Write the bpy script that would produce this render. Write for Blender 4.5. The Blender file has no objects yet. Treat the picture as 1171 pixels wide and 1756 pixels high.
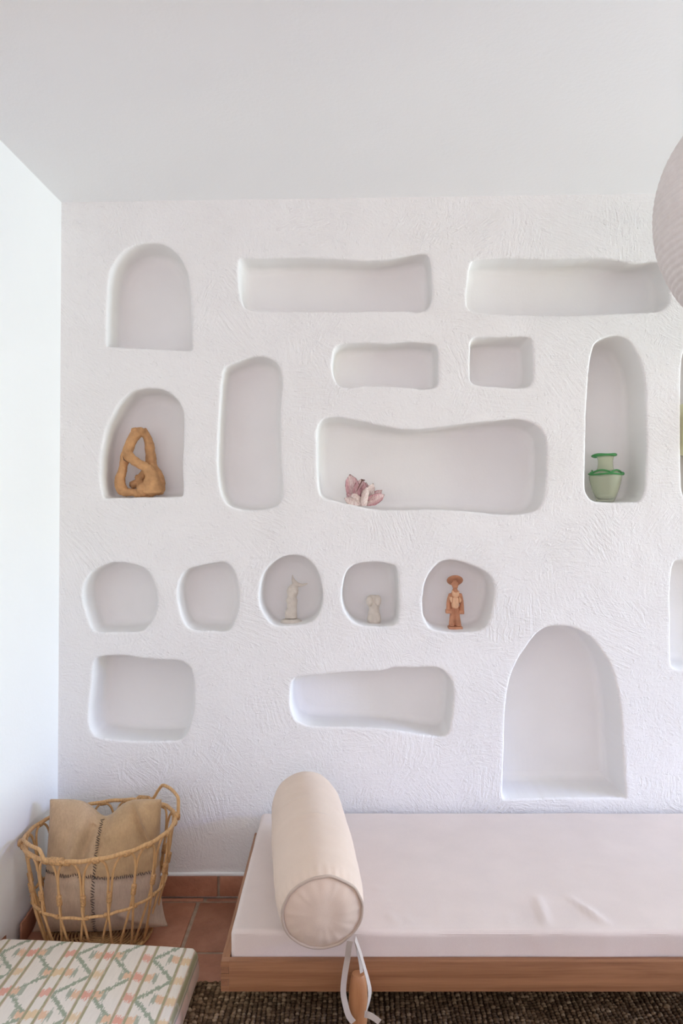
import bpy, bmesh, math, random
import numpy as np
from mathutils import Vector, Matrix, Euler, noise
from mathutils.geometry import delaunay_2d_cdt
random.seed(7)
R = math.radians
PI = math.pi
SC = bpy.context.scene
COL = SC.collection

# ------------------------------------------------------------------ camera
EYE = 1.53            # eye height (m)
F = 1268.0            # focal length in pixels of the 1171 x 1756 frame
CX, CY = 585.5, 868.0
WY = 2.9              # distance to the niche wall
cam_d = bpy.data.cameras.new('camera')
cam = bpy.data.objects.new('camera', cam_d)
COL.objects.link(cam)
cam.location = (0, 0, EYE)
cam.rotation_euler = (R(90), 0, 0)
cam_d.sensor_fit = 'VERTICAL'
cam_d.sensor_height = 36.0
cam_d.lens = 36.0 * F / 1756.0
cam_d.shift_y = -(878.0 - CY) / 1756.0
cam_d.clip_start = 0.05
SC.camera = cam

# ------------------------------------------------------------------ world and lights
SC.view_settings.view_transform = 'Standard'
SC.view_settings.look = 'None'
SC.view_settings.gamma = 1.0
SC.view_settings.use_curve_mapping = False
SC.view_settings.exposure = 0.06
try:
    SC.cycles.use_denoising = True
    SC.cycles.max_bounces = 10
    SC.cycles.diffuse_bounces = 6
    SC.cycles.sample_clamp_indirect = 8.0
except Exception:
    pass
world = bpy.data.worlds.new('daylight')
SC.world = world
world.use_nodes = True
wn = world.node_tree.nodes['Background']
wn.inputs[0].default_value = (0.62, 0.76, 1.0, 1)
wn.inputs[1].default_value = 0.1

RIGHT_X, FRONT_Y = 6.2, -3.2
def area(name, loc, rot, sx, sy, power, color, spread=180):
    d = bpy.data.lights.new(name, 'AREA')
    d.shape = 'RECTANGLE'; d.size = sx; d.size_y = sy
    d.energy = power; d.color = color; d.spread = R(spread)
    o = bpy.data.objects.new(name, d); COL.objects.link(o)
    o.location = loc; o.rotation_euler = rot
    o['kind'] = 'helper'
    return o
# daylight: LIGHTS = (name, location, rotation, size x, size y, watts, colour)
def aim(loc, to): return (Vector(to) - Vector(loc)).to_track_quat('-Z', 'Y').to_euler()
# patch of open sky seen over the garden through the door in the right wall; the door head keeps it to the lower room
area('sky_over_garden', (11.2, -1.2, 3.25), aim((11.2, -1.2, 3.25), (.3, 2.9, .5)), 2.2, 1.0, 500, (.08, .22, 1.0))
# sunlit garden and terrace in the door opening, shining slightly upward
area('garden_door_daylight', (RIGHT_X - .05, .65, 1.15), aim((RIGHT_X, .65, 1.15), (.0, 2.4, 2.5)), 1.2, 2.0, 72, (.90, 1.0, .82))
# added fill lamp at the same wall, raking past the niches to the left wall
area('added_side_fill', (RIGHT_X - .05, 2.1, 1.3), (0, R(90), 0), 1.4, .9, 164, (.71, .86, 1.0))
# two windows in the wall behind the camera
area('rear_window_daylight', (.2, FRONT_Y + .05, 1.35), (R(158), 0, 0), 2.2, 1.7, 70, (1, .79, .90))
area('rear_window_daylight', (3.2, FRONT_Y + .05, 1.35), (R(124), 0, 0), 2.0, 1.7, 16, (.72, .72, 1))

# ------------------------------------------------------------------ helpers
def P(px, py, Y):
    """world point at depth Y seen at pixel (px, py) of the photograph"""
    return Vector(((px - CX) * Y / F, Y, EYE - (py - CY) * Y / F))

BASE = {}
def base_of(o):
    return BASE.get(o.name, Vector((0, 0, 0))) if o else Vector((0, 0, 0))

def props(o, label=None, cat=None, group=None, kind=None):
    if label: o['label'] = label
    if cat: o['category'] = cat
    if group: o['group'] = group
    if kind: o['kind'] = kind
    return o

def thing(name, loc, label, cat, group=None):
    o = bpy.data.objects.new(name, None); COL.objects.link(o)
    o.empty_display_size = .05
    o.location = loc
    BASE[o.name] = Vector(loc)
    return props(o, label, cat, group)

def link(name, me, mat, parent=None, smooth=True):
    o = bpy.data.objects.new(name, me); COL.objects.link(o)
    if mat is not None:
        for m in (mat if isinstance(mat, (list, tuple)) else [mat]): me.materials.append(m)
    if smooth:
        me.polygons.foreach_set('use_smooth', [True] * len(me.polygons))
    if parent:
        b = base_of(parent)
        if b.length > 0: me.transform(Matrix.Translation(-b))
        o.parent = parent
        BASE[o.name] = b
    return o

def bm_obj(name, bm, mat, parent=None, smooth=True, auto=None):
    bmesh.ops.recalc_face_normals(bm, faces=bm.faces)
    me = bpy.data.meshes.new(name); bm.to_mesh(me); bm.free()
    o = link(name, me, mat, parent, smooth)
    if auto is not None: sharp(me, auto)
    return o

def sharp(me, deg):
    try: me.set_sharp_from_angle(angle=R(deg))
    except Exception: pass

def data_obj(name, v, f, mat, parent=None, smooth=True, auto=None):
    me = bpy.data.meshes.new(name)
    me.from_pydata([tuple(p) for p in v], [], [tuple(p) for p in f]); me.update()
    o = link(name, me, mat, parent, smooth)
    if auto is not None: sharp(me, auto)
    return o

def add_box(bm, lo, hi, bevel=0, seg=2):
    t = bmesh.new()
    bmesh.ops.create_cube(t, size=1)
    lo, hi = Vector(lo), Vector(hi)
    for v in t.verts:
        v.co = Vector([(lo[i] + hi[i]) / 2 + v.co[i] * (hi[i] - lo[i]) for i in range(3)])
    if bevel:
        bmesh.ops.bevel(t, geom=list(t.edges), offset=bevel, segments=seg, profile=.5, affect='EDGES')
    me = bpy.data.meshes.new('t'); t.to_mesh(me); t.free()
    bm.from_mesh(me); bpy.data.meshes.remove(me)

def add_ball(bm, c, r, seg=16, rot=None):
    r = Vector(r) if hasattr(r, '__len__') else Vector((r, r, r))
    m = Matrix.Translation(c) @ (rot.to_matrix().to_4x4() if rot else Matrix()) @ Matrix.Diagonal((*r, 1))
    bmesh.ops.create_uvsphere(bm, u_segments=seg, v_segments=max(6, seg // 2), radius=1, matrix=m)

def add_tube(bm, pts, rad, seg=8, closed=False, flat=None):
    """tube through pts, radius number or list, round end caps"""
    pts = [Vector(p) for p in pts]; n = len(pts)
    if not hasattr(rad, '__len__'): rad = [rad] * n
    tang = []
    for i in range(n):
        a = pts[i - 1] if (i > 0 or closed) else pts[0]
        b = pts[(i + 1) % n] if (i < n - 1 or closed) else pts[-1]
        t = (b - a); tang.append(t.normalized() if t.length > 1e-9 else Vector((0, 0, 1)))
    up = Vector((0, 0, 1)) if abs(tang[0].z) < .9 else Vector((0, 1, 0))
    nrm = (up - tang[0] * up.dot(tang[0])).normalized()
    rings = []
    for i in range(n):
        nrm = (nrm - tang[i] * nrm.dot(tang[i])).normalized()
        bi = tang[i].cross(nrm)
        ring = []
        for k in range(seg):
            a = 2 * PI * k / seg
            ring.append(bm.verts.new(pts[i] + (nrm * math.cos(a) + bi * math.sin(a)) * rad[i]))
        rings.append(ring)
    for i in range(n if closed else n - 1):
        A, B = rings[i], rings[(i + 1) % n]
        off = 0
        if closed and i == n - 1:
            off = min(range(seg), key=lambda o: (A[0].co - B[o].co).length)
        for k in range(seg):
            bm.faces.new((A[k], A[(k + 1) % seg], B[(k + 1 + off) % seg], B[(k + off) % seg]))
    if not closed:
        for i, s in ((0, -1), (n - 1, 1)):
            c = bm.verts.new(pts[i] + tang[i] * s * rad[i] * .5)
            for k in range(seg):
                a, b = rings[i][k], rings[i][(k + 1) % seg]
                bm.faces.new((a, b, c) if s > 0 else (b, a, c))

def spline(pts, per=6, closed=False):
    """Catmull-Rom through pts (any dimension)"""
    pts = [np.array(p, float) for p in pts]; n = len(pts); out = []
    rng = n if closed else n - 1
    for i in range(rng):
        if closed: p0, p1, p2, p3 = pts[i - 1], pts[i], pts[(i + 1) % n], pts[(i + 2) % n]
        else: p0, p1, p2, p3 = pts[max(i - 1, 0)], pts[i], pts[i + 1], pts[min(i + 2, n - 1)]
        for k in range(per):
            t = k / per
            out.append(.5 * (2 * p1 + (p2 - p0) * t + (2 * p0 - 5 * p1 + 4 * p2 - p3) * t * t + (3 * p1 - p0 - 3 * p2 + p3) * t ** 3))
    if not closed: out.append(pts[-1])
    return out

def add_lathe(bm, c, prof, seg=40):
    """prof: (radius, height) pairs from bottom to top, about the z axis at c"""
    rings = []
    for r, z in prof:
        if r < 1e-6: rings.append([bm.verts.new(Vector(c) + Vector((0, 0, z)))])
        else: rings.append([bm.verts.new(Vector(c) + Vector((r * math.cos(2 * PI * k / seg), r * math.sin(2 * PI * k / seg), z))) for k in range(seg)])
    for A, B in zip(rings[:-1], rings[1:]):
        for k in range(seg):
            q = (k + 1) % seg
            if len(A) == 1 and len(B) == 1: continue
            if len(A) == 1: bm.faces.new((A[0], B[q], B[k]))
            elif len(B) == 1: bm.faces.new((A[k], A[q], B[0]))
            else: bm.faces.new((A[k], A[q], B[q], B[k]))

def add_ribbon(bm, pts, width, thick, side):
    """flat band through pts; side = list of across directions"""
    n = len(pts); rows = []
    for i in range(n):
        p = Vector(pts[i]); s = Vector(side[i]).normalized()
        t = (Vector(pts[min(i + 1, n - 1)]) - Vector(pts[max(i - 1, 0)])).normalized()
        s = (s - t * s.dot(t)).normalized(); u = t.cross(s)
        w = width[i] if hasattr(width, '__len__') else width
        rows.append([bm.verts.new(p + s * a * w / 2 + u * b * thick / 2) for a, b in ((-1, -1), (1, -1), (1, 1), (-1, 1))])
    for A, B in zip(rows[:-1], rows[1:]):
        for k in range(4): bm.faces.new((A[k], A[(k + 1) % 4], B[(k + 1) % 4], B[k]))
    bm.faces.new(rows[0][::-1]); bm.faces.new(rows[-1])

def remeshed(name, bm, voxel, mat, parent=None, smooth_it=4, bumpy=0, bscale=60):
    """merge overlapping closed shapes into one continuous hand-modelled surface"""
    bmesh.ops.recalc_face_normals(bm, faces=bm.faces)
    me = bpy.data.meshes.new('t'); bm.to_mesh(me); bm.free()
    o = bpy.data.objects.new('t', me); COL.objects.link(o)
    m = o.modifiers.new('r', 'REMESH'); m.mode = 'VOXEL'; m.voxel_size = voxel
    if smooth_it:
        s = o.modifiers.new('s', 'SMOOTH'); s.factor = .5; s.iterations = smooth_it
    dg = bpy.context.evaluated_depsgraph_get()
    new = bpy.data.meshes.new_from_object(o.evaluated_get(dg))
    bpy.data.objects.remove(o); bpy.data.meshes.remove(me)
    new.name = name
    if bumpy:
        nn = np.empty(len(new.vertices) * 3); new.vertices.foreach_get('normal', nn); nn = nn.reshape(-1, 3)
        cc = np.empty(len(new.vertices) * 3); new.vertices.foreach_get('co', cc); cc = cc.reshape(-1, 3)
        hh = np.array([noise.fractal(Vector(q) * bscale, 1.0, 2.0, 3) for q in cc]) * bumpy
        new.vertices.foreach_set('co', (cc + nn * hh[:, None]).ravel()); new.update()
    new.materials.clear()
    return link(name, new, mat, parent)

def rounded_box(lo, hi, r, step, disp=None):
    """closed box with rounded edges as a fine grid; disp(p, n) -> offset vector"""
    lo, hi = np.array(lo, float), np.array(hi, float)
    def ticks(a, b):
        m = max(2, int(round((b - a - 2 * r) / step)))
        e = [a + r * t for t in (0, .12, .3, .55, .8)]
        return e + list(np.linspace(a + r, b - r, m + 1)) + [b - r * t for t in (.8, .55, .3, .12, 0)]
    T = [ticks(lo[i], hi[i]) for i in range(3)]
    idx = {}; V = []; Fc = []
    def vid(i, j, k):
        key = (i, j, k)
        if key not in idx:
            p = np.array((T[0][i], T[1][j], T[2][k]))
            q = np.clip(p, lo + r, hi - r); d = p - q; L = np.linalg.norm(d)
            nn = d / L if L > 1e-9 else np.zeros(3)
            if L > 1e-9: p = q + nn * r
            p = Vector(p)
            if disp: p = p + disp(p, Vector(nn))
            idx[key] = len(V); V.append(p)
        return idx[key]
    N = [len(t) for t in T]
    for ax in range(3):
        a, b = [(1, 2), (2, 0), (0, 1)][ax]
        for side in (0, N[ax] - 1):
            for i in range(N[a] - 1):
                for j in range(N[b] - 1):
                    q = []
                    for di, dj in ((0, 0), (1, 0), (1, 1), (0, 1)):
                        key = [0, 0, 0]; key[ax] = side; key[a] = i + di; key[b] = j + dj
                        q.append(vid(*key))
                    Fc.append(q if side else q[::-1])
    return V, Fc

# ------------------------------------------------------------------ materials
class NT:
    def __init__(s, name):
        s.m = bpy.data.materials.new(name); s.m.use_nodes = True
        s.t = s.m.node_tree; s.b = s.t.nodes['Principled BSDF']; s.out = s.t.nodes['Material Output']
    def n(s, typ, **kw):
        x = s.t.nodes.new(typ)
        for k, v in kw.items(): setattr(x, k, v)
        return x
    def l(s, a, b): s.t.links.new(a, b)
    def inp(s, node, key, v):
        if hasattr(v, 'links') or hasattr(v, 'is_linked'): s.l(v, node.inputs[key])
        else: node.inputs[key].default_value = v
    def math(s, op, a, b=0.0, c=0.0):
        x = s.n('ShaderNodeMath', operation=op)
        for i, v in enumerate((a, b, c)): s.inp(x, i, v)
        return x.outputs[0]
    def noise(s, vec, scale, detail=3, rough=.5, dist=0):
        x = s.n('ShaderNodeTexNoise')
        s.l(vec, x.inputs['Vector'])
        for k, v in (('Scale', scale), ('Detail', detail), ('Roughness', rough), ('Distortion', dist)): x.inputs[k].default_value = v
        return x.outputs['Fac']
    def ramp(s, fac, stops):
        x = s.n('ShaderNodeValToRGB'); e = x.color_ramp.elements
        while len(e) < len(stops): e.new(.5)
        for i, (p, c) in enumerate(stops):
            e[i].position = p; e[i].color = (*c, 1) if len(c) == 3 else c
        s.l(fac, x.inputs[0]); return x.outputs[0]
    def mix(s, fac, a, b, mode='MIX'):
        x = s.n('ShaderNodeMix', data_type='RGBA', blend_type=mode)
        s.inp(x, 0, fac)
        for k, v in ((6, a), (7, b)):
            if isinstance(v, tuple): v = (*v, 1) if len(v) == 3 else v
            s.inp(x, k, v)
        return x.outputs[2]
    def scale(s, vec, sc):
        x = s.n('ShaderNodeMapping'); s.l(vec, x.inputs[0]); x.inputs['Scale'].default_value = sc
        return x.outputs[0]
    def obj(s): return s.n('ShaderNodeTexCoord').outputs['Object']
    def bump(s, h, dist, strength=1.0):
        x = s.n('ShaderNodeBump'); s.l(h, x.inputs['Height'])
        x.inputs['Distance'].default_value = dist; s.inp(x, 'Strength', strength)
        s.l(x.outputs[0], s.b.inputs['Normal'])
    def set(s, color=None, rough=.6, spec=.3):
        if color is not None: s.inp(s.b, 'Base Color', (*color, 1) if isinstance(color, tuple) else color)
        s.b.inputs['Roughness'].default_value = rough
        s.b.inputs['Specular IOR Level'].default_value = spec
        return s.m

def plain(name, color, rough=.6, spec=.3, var=.06, vs=25, bump=0, bs=200):
    t = NT(name); o = t.obj()
    f = t.noise(o, vs, 4)
    lo = tuple(c * (1 - var) for c in color); hi = tuple(min(1, c * (1 + var)) for c in color)
    c = t.ramp(f, [(.3, lo), (.7, hi)])
    if bump: t.bump(t.noise(o, bs, 4), bump)
    return t.set(c, rough, spec)

def mat_stucco():
    t = NT('white_trowelled_plaster'); o = t.obj()
    sp = t.n('ShaderNodeSeparateXYZ'); t.l(o, sp.inputs[0])
    cb = t.n('ShaderNodeCombineXYZ'); t.l(sp.outputs[0], cb.inputs[0]); t.l(sp.outputs[2], cb.inputs[1])
    p2 = cb.outputs[0]
    def strokes(vscale, along, across, seed):
        nz = t.n('ShaderNodeTexNoise'); nz.inputs['Scale'].default_value = 3.5; nz.inputs['Detail'].default_value = 3; t.l(p2, nz.inputs['Vector'])
        ad = t.n('ShaderNodeVectorMath', operation='MULTIPLY_ADD'); t.l(nz.outputs['Color'], ad.inputs[0]); ad.inputs[1].default_value = (.35, .35, 0); t.l(p2, ad.inputs[2])
        of = t.n('ShaderNodeVectorMath', operation='ADD'); t.l(ad.outputs[0], of.inputs[0]); of.inputs[1].default_value = (seed, seed * 1.7, 0)
        vo = t.n('ShaderNodeTexVoronoi'); vo.inputs['Scale'].default_value = vscale; t.l(of.outputs[0], vo.inputs['Vector'])
        ss = t.n('ShaderNodeSeparateXYZ'); t.l(vo.outputs['Color'], ss.inputs[0])
        ang = t.math('MULTIPLY', ss.outputs[0], 6.283)
        # bow the strokes a little like the sweep of an arm
        bw = t.n('ShaderNodeTexNoise'); bw.inputs['Scale'].default_value = 7; bw.inputs['Detail'].default_value = 1; t.l(of.outputs[0], bw.inputs['Vector'])
        bd = t.n('ShaderNodeVectorMath', operation='MULTIPLY_ADD'); t.l(bw.outputs['Color'], bd.inputs[0]); bd.inputs[1].default_value = (.05, .05, 0); t.l(p2, bd.inputs[2])
        vr = t.n('ShaderNodeVectorRotate', rotation_type='Z_AXIS'); t.l(bd.outputs[0], vr.inputs['Vector']); t.l(ang, vr.inputs['Angle'])
        st = t.n('ShaderNodeMapping'); t.l(vr.outputs[0], st.inputs[0]); st.inputs['Scale'].default_value = (along, across, 1)
        f = t.noise(st.outputs[0], 1.0, 3, .6)
        # strokes are strong in some patches and nearly polished away in others
        w = t.n('ShaderNodeMapRange'); t.l(ss.outputs[1], w.inputs[0]); w.inputs[1].default_value = .2; w.inputs[2].default_value = 1; w.inputs[3].default_value = .12; w.inputs[4].default_value = 1
        return t.math('MULTIPLY', t.math('SUBTRACT', f, .5), w.outputs[0])
    s1 = strokes(6.0, 12, 95, 0.0)
    s2 = strokes(10.0, 26, 130, 3.3)
    fine = t.math('MULTIPLY', t.math('SUBTRACT', t.noise(p2, 95, 4, .65), .5), .45)
    lump = t.math('MULTIPLY', t.math('SUBTRACT', t.noise(p2, 9, 3, .5), .5), .9)
    chip = t.noise(p2, 38, 4, .65)
    chip = t.n('ShaderNodeMapRange'); t.l(t.noise(p2, 38, 4, .65), chip.inputs[0]); chip.inputs[1].default_value = .58; chip.inputs[2].default_value = .66
    h = t.math('ADD', t.math('ADD', s1, t.math('MULTIPLY', s2, .7)), t.math('ADD', fine, lump))
    h = t.math('ADD', h, t.math('MULTIPLY', chip.outputs[0], .22))
    # the hollows of the niches are smoothed by hand: relief fades behind the face of the wall
    mr = t.n('ShaderNodeMapRange'); t.l(sp.outputs[1], mr.inputs[0])
    mr.inputs[1].default_value = WY + .002; mr.inputs[2].default_value = WY + .02; mr.inputs[3].default_value = 1; mr.inputs[4].default_value = .13
    t.bump(h, .0050, mr.outputs[0])
    c = t.ramp(t.noise(p2, 5, 4), [(.3, (.835, .822, .805)), (.7, (.865, .853, .838))])
    return t.set(c, .75, .18)

def mat_paint(name, color):
    t = NT(name); o = t.obj()
    t.bump(t.noise(o, 60, 4, .6), .0006)
    f = t.noise(o, 2.5, 3)
    return t.set(t.ramp(f, [(.3, tuple(c * .985 for c in color)), (.7, color)]), .7, .2)

def mat_terracotta_tile():
    t = NT('terracotta_tile'); o = t.obj()
    inf = t.n('ShaderNodeObjectInfo')
    f = t.noise(o, 7, 6, .62)
    c = t.ramp(f, [(.25, (.29, .12, .066)), (.5, (.41, .18, .105)), (.75, (.52, .26, .16))])
    hv = t.n('ShaderNodeHueSaturation'); t.l(c, hv.inputs['Color'])
    v = t.math('MULTIPLY_ADD', inf.outputs['Random'], .3, .85); t.l(v, hv.inputs['Value'])
    t.bump(t.noise(o, 28, 5, .6), .003)
    return t.set(hv.outputs[0], .5, .35)

def mat_wood(name, axis, dark, light, sc=1.0, rough=.45):
    t = NT(name); o = t.obj()
    s = [17 * sc] * 3; s[axis] = 1.6 * sc
    v = t.scale(o, tuple(s))
    n1 = t.noise(v, 1.0, 4, .6, 1.2)
    wv = t.n('ShaderNodeTexWave', wave_type='BANDS', bands_direction='Z' if axis != 2 else 'X')
    t.l(v, wv.inputs[0]); wv.inputs['Scale'].default_value = .55; wv.inputs['Distortion'].default_value = 6; wv.inputs['Detail'].default_value = 3; wv.inputs['Detail Scale'].default_value = .8
    s2 = [260 * sc] * 3; s2[axis] = 6 * sc
    n2 = t.noise(t.scale(o, tuple(s2)), 1.0, 3, .6)
    f = t.math('ADD', t.math('MULTIPLY', n1, .62), t.math('ADD', t.math('MULTIPLY', wv.outputs['Fac'], .10), t.math('MULTIPLY', n2, .30)))
    c = t.ramp(f, [(.3, dark), (.75, light)])
    t.bump(n2, .0004)
    return t.set(c, rough, .35)

def mat_cloth(name, color, weave=900, var=.05, bump=.0005, rough=.9, blotch=6):
    t = NT(name); o = t.obj()
    f = t.noise(o, blotch, 4, .6)
    g = t.noise(o, weave, 2)
    c = t.ramp(f, [(.3, tuple(x * (1 - var) for x in color)), (.7, tuple(min(1, x * (1 + var * .5)) for x in color))])
    c = t.mix(.12, c, t.ramp(g, [(.35, tuple(x * .6 for x in color)), (.65, tuple(min(1, x * 1.2) for x in color))]))
    t.bump(g, bump)
    m = t.set(c, rough, .15)
    t.b.inputs['Sheen Weight'].default_value = .15
    return m

M = {}
M['stucco'] = mat_stucco()
M['wall_paint'] = mat_paint('white_wall_paint', (.88, .885, .87))
M['ceiling_paint'] = mat_paint('white_ceiling_paint', (.88, .88, .88))
M['tile'] = mat_terracotta_tile()
M['grout'] = plain('sandy_grout', (.40, .30, .22), .9, .1, .15, 40, .002, 150)
M['oak'] = mat_wood('warm_oak_lengthwise', 0, (.20, .083, .038), (.44, .215, .105))
M['oak_y'] = mat_wood('warm_oak_sideways', 1, (.24, .105, .048), (.46, .235, .12))
M['oak_end'] = mat_wood('oak_end_grain', 1, (.20, .085, .042), (.36, .17, .085), 2)
M['beech'] = mat_wood('pale_leg_wood', 2, (.37, .155, .065), (.52, .25, .115), 1.2)
M['canvas'] = mat_cloth('natural_cream_cotton', (.76, .61, .50))
M['mattress'] = mat_cloth('off_white_cotton_drill', (.75, .65, .60))
M['tape'] = mat_cloth('white_cotton_tape', (.56, .485, .43))
M['piping'] = mat_cloth('cream_piping_cloth', (.55, .44, .36))
M['rattan'] = mat_wood('honey_rattan', 2, (.46, .25, .10), (.76, .48, .225), 3, .4)
M['rattan_wrap'] = plain('rattan_wrapping', (.52, .30, .13), .5, .3, .3, 180, .0012, 400)
M['clay'] = plain('ochre_terracotta_clay', (.56, .315, .15), .8, .15, .2, 28, .0012, 260)
M['clay_red'] = plain('pinkish_terracotta_clay', (.54, .265, .155), .8, .15, .16, 40, .0008, 300)
M['clay_pale'] = plain('pale_slip_clay', (.72, .44, .27), .8, .15, .12, 60, .0006, 300)
M['bisque'] = plain('unglazed_white_clay', (.66, .60, .525), .8, .15, .06, 40, .0006, 200)
M['bisque_dark'] = plain('grey_unglazed_clay', (.25, .21, .17), .8, .15, .06, 40)
M['cord'] = plain('white_lamp_cord', (.75, .74, .72), .5, .3)
M['stitch'] = plain('dark_hide_stitching', (.075, .06, .055), .8, .1)
M['yellow'] = plain('pale_yellow_glaze', (.95, .93, .66), .35, .4, .05)

# hide patches: four pieces meeting at a vertical and a horizontal seam (object space of the cushion)
def mat_hide():
    t = NT('tan_hide_patchwork'); a = t.n('ShaderNodeVertexColor'); a.layer_name = 'patch'
    o = t.obj()
    g = t.noise(t.scale(o, (160, 160, 40)), 1.0, 3, .6)
    h = t.noise(o, 16, 5, .65)
    c = t.mix(.35, a.outputs['Color'], t.ramp(h, [(.3, (.5, .5, .5)), (.7, (1.0, 1.0, 1.0))]), 'MULTIPLY')
    c = t.mix(.3, c, t.ramp(g, [(.3, (.55, .52, .5)), (.7, (1.0, 1.0, 1.0))]), 'MULTIPLY')
    t.bump(g, .0012)
    m = t.set(c, .75, .2); t.b.inputs['Sheen Weight'].default_value = .25
    return m
M['hide'] = mat_hide()

def mat_ikat():
    t = NT('ikat_stripe_cotton'); a = t.n('ShaderNodeVertexColor'); a.layer_name = 'ikat'
    o = t.obj(); g = t.noise(t.scale(o, (900, 900, 900)), 1.0, 2)
    c = t.mix(.12, a.outputs['Color'], t.ramp(g, [(.35, (.5, .48, .42)), (.65, (1, 1, 1))]), 'MULTIPLY')
    t.bump(g, .0004)
    return t.set(c, .9, .12)
M['ikat'] = mat_ikat()

def mat_rug():
    t = NT('knotted_jute'); g = t.n('ShaderNodeNewGeometry'); o = t.obj()
    c = t.ramp(g.outputs['Random Per Island'], [(0, (.11, .068, .036)), (.5, (.20, .13, .072)), (.85, (.31, .21, .12)), (1, (.45, .33, .205))])
    c = t.mix(.5, c, t.ramp(t.noise(o, 5, 4), [(.3, (.55, .5, .45)), (.7, (1.0, 1.0, 1.0))]), 'MULTIPLY')
    t.bump(t.noise(t.scale(o, (500, 200, 500)), 1, 3), .002)
    return t.set(c, .95, .1)
M['rug'] = mat_rug()
M['rug_base'] = plain('jute_backing', (.09, .055, .03), .95, .1, .2, 60, .002, 300)

def mat_petal():
    t = NT('dried_pink_petal'); a = t.n('ShaderNodeVertexColor'); a.layer_name = 'petal'
    o = t.obj(); g = t.noise(t.scale(o, (420, 420, 60)), 1.0, 3, .6)
    c = t.mix(.7, a.outputs['Color'], t.ramp(g, [(.36, (.58, .38, .40)), (.56, (1, 1, 1))]), 'MULTIPLY')
    t.bump(g, .0012)
    return t.set(c, .7, .2)
M['petal'] = mat_petal()

def mat_glass(name, color, rough, trans=.9):
    t = NT(name); o = t.obj()
    t.bump(t.noise(o, 30, 3), .0006)
    t.set(color, rough, .5)
    t.b.inputs['Transmission Weight'].default_value = trans
    t.b.inputs['IOR'].default_value = 1.12
    return t.m
M['vase_glass'] = mat_glass('frosted_sage_glass', (.85, .88, .74), .16, .8)
M['green_glass'] = mat_glass('bottle_green_glass', (.16, .50, .20), .1, .6)

def mat_paper():
    t = NT('rice_paper'); o = t.obj()
    f = t.noise(o, 40, 5, .6)
    c = t.ramp(f, [(.3, (.80, .75, .73)), (.7, (.86, .82, .80))])
    tr = t.n('ShaderNodeBsdfTranslucent'); t.l(c, tr.inputs[0])
    t.set(c, .8, .15)
    mx = t.n('ShaderNodeMixShader'); mx.inputs[0].default_value = .35
    t.l(t.b.outputs[0], mx.inputs[1]); t.l(tr.outputs[0], mx.inputs[2]); t.l(mx.outputs[0], t.out.inputs[0])
    return t.m
M['paper'] = mat_paper()

# ------------------------------------------------------------------ room shell
def struct(o, label, cat):
    return props(o, label, cat, kind='structure')

def zc(x): return 2.7215 + (x + 1.098) * .0146            # the ceiling rises slightly to the right
def xl(y, z):                                                # face of the left wall, slightly out of square
    t = (z - .08) / 2.64
    xb = -1.1145 - .050 * (WY - y); xt = -1.098 - .0245 * (WY - y)
    return xb + (xt - xb) * t

# floor bed of grout with terracotta tiles laid in it
bm = bmesh.new(); add_box(bm, (-1.9, FRONT_Y - .2, -.12), (RIGHT_X + .2, WY + .35, -.004))
floor = struct(bm_obj('floor', bm, M['grout'], None, False), 'terracotta tiled floor with sandy grout joints', 'floor')

TS, TX0, TY0 = .327, -.553, 2.862
def tile_mesh(sx, sy, h, seed):
    rnd = random.Random(seed); b = bmesh.new()
    add_box(b, (-sx / 2, -sy / 2, -h), (sx / 2, sy / 2, 0), .004, 2)
    for v in b.verts:
        v.co.z += .0012 * math.sin(v.co.x * 14 + seed) * math.cos(v.co.y * 11 + seed)
        v.co.x += rnd.uniform(-.0008, .0008); v.co.y += rnd.uniform(-.0008, .0008)
    me = bpy.data.meshes.new('tile'); b.to_mesh(me); b.free(); me.materials.append(M['tile'])
    me.polygons.foreach_set('use_smooth', [True] * len(me.polygons)); sharp(me, 35)
    return me
tile_var = [tile_mesh(TS - .013, TS - .013, .012, s) for s in range(4)]
def tile(me, loc, rz=0, parent=floor, rx=None):
    o = bpy.data.objects.new('tile', me); COL.objects.link(o); o.parent = parent
    o.location = loc; o.rotation_euler = rx if rx else (0, 0, rz)
    return o
for i in range(-2, 7):
    for j in range(0, 6):
        tile(random.choice(tile_var), (TX0 + (i + .5) * TS, TY0 - (j + .5) * TS, .0005 + random.uniform(-.0006, .0006)), random.choice((0, PI / 2, PI, -PI / 2)))
strip = tile_mesh(TS - .013, .020, .012, 9)
for i in range(-2, 7):
    tile(strip, (TX0 + .022 + (i + .5) * TS, 2.8775, .0005))

# ceiling
V = [(-1.6, FRONT_Y - .1), (RIGHT_X + .1, FRONT_Y - .1), (RIGHT_X + .1, WY + .1), (-1.6, WY + .1)]
v = [(x, y, zc(x)) for x, y in V] + [(x, y, zc(x) + .15) for x, y in V]
struct(data_obj('ceiling', v, [(0, 3, 2, 1), (4, 5, 6, 7), (0, 1, 5, 4), (1, 2, 6, 5), (2, 3, 7, 6), (3, 0, 4, 7)], M['ceiling_paint'], None, False), 'smooth white painted ceiling', 'ceiling')

# left wall
ny, nz = 16, 10; v = []; f = []
for i in range(ny + 1):
    y = FRONT_Y - .1 + (WY + .02 - FRONT_Y + .1) * i / ny
    for k in range(nz + 1):
        z = -.02 + 2.80 * k / nz
        v.append((xl(y, z), y, z))
for i in range(ny):
    for k in range(nz):
        a = i * (nz + 1) + k
        f.append((a, a + 1, a + nz + 2, a + nz + 1))
n0 = len(v); v += [(p[0] - .18, p[1], p[2]) for p in v]
f += [tuple(n0 + q for q in reversed(g)) for g in f]
struct(data_obj('wall_left', v, f, M['wall_paint'], None, True), 'smooth white painted side wall at the left', 'wall')

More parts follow.
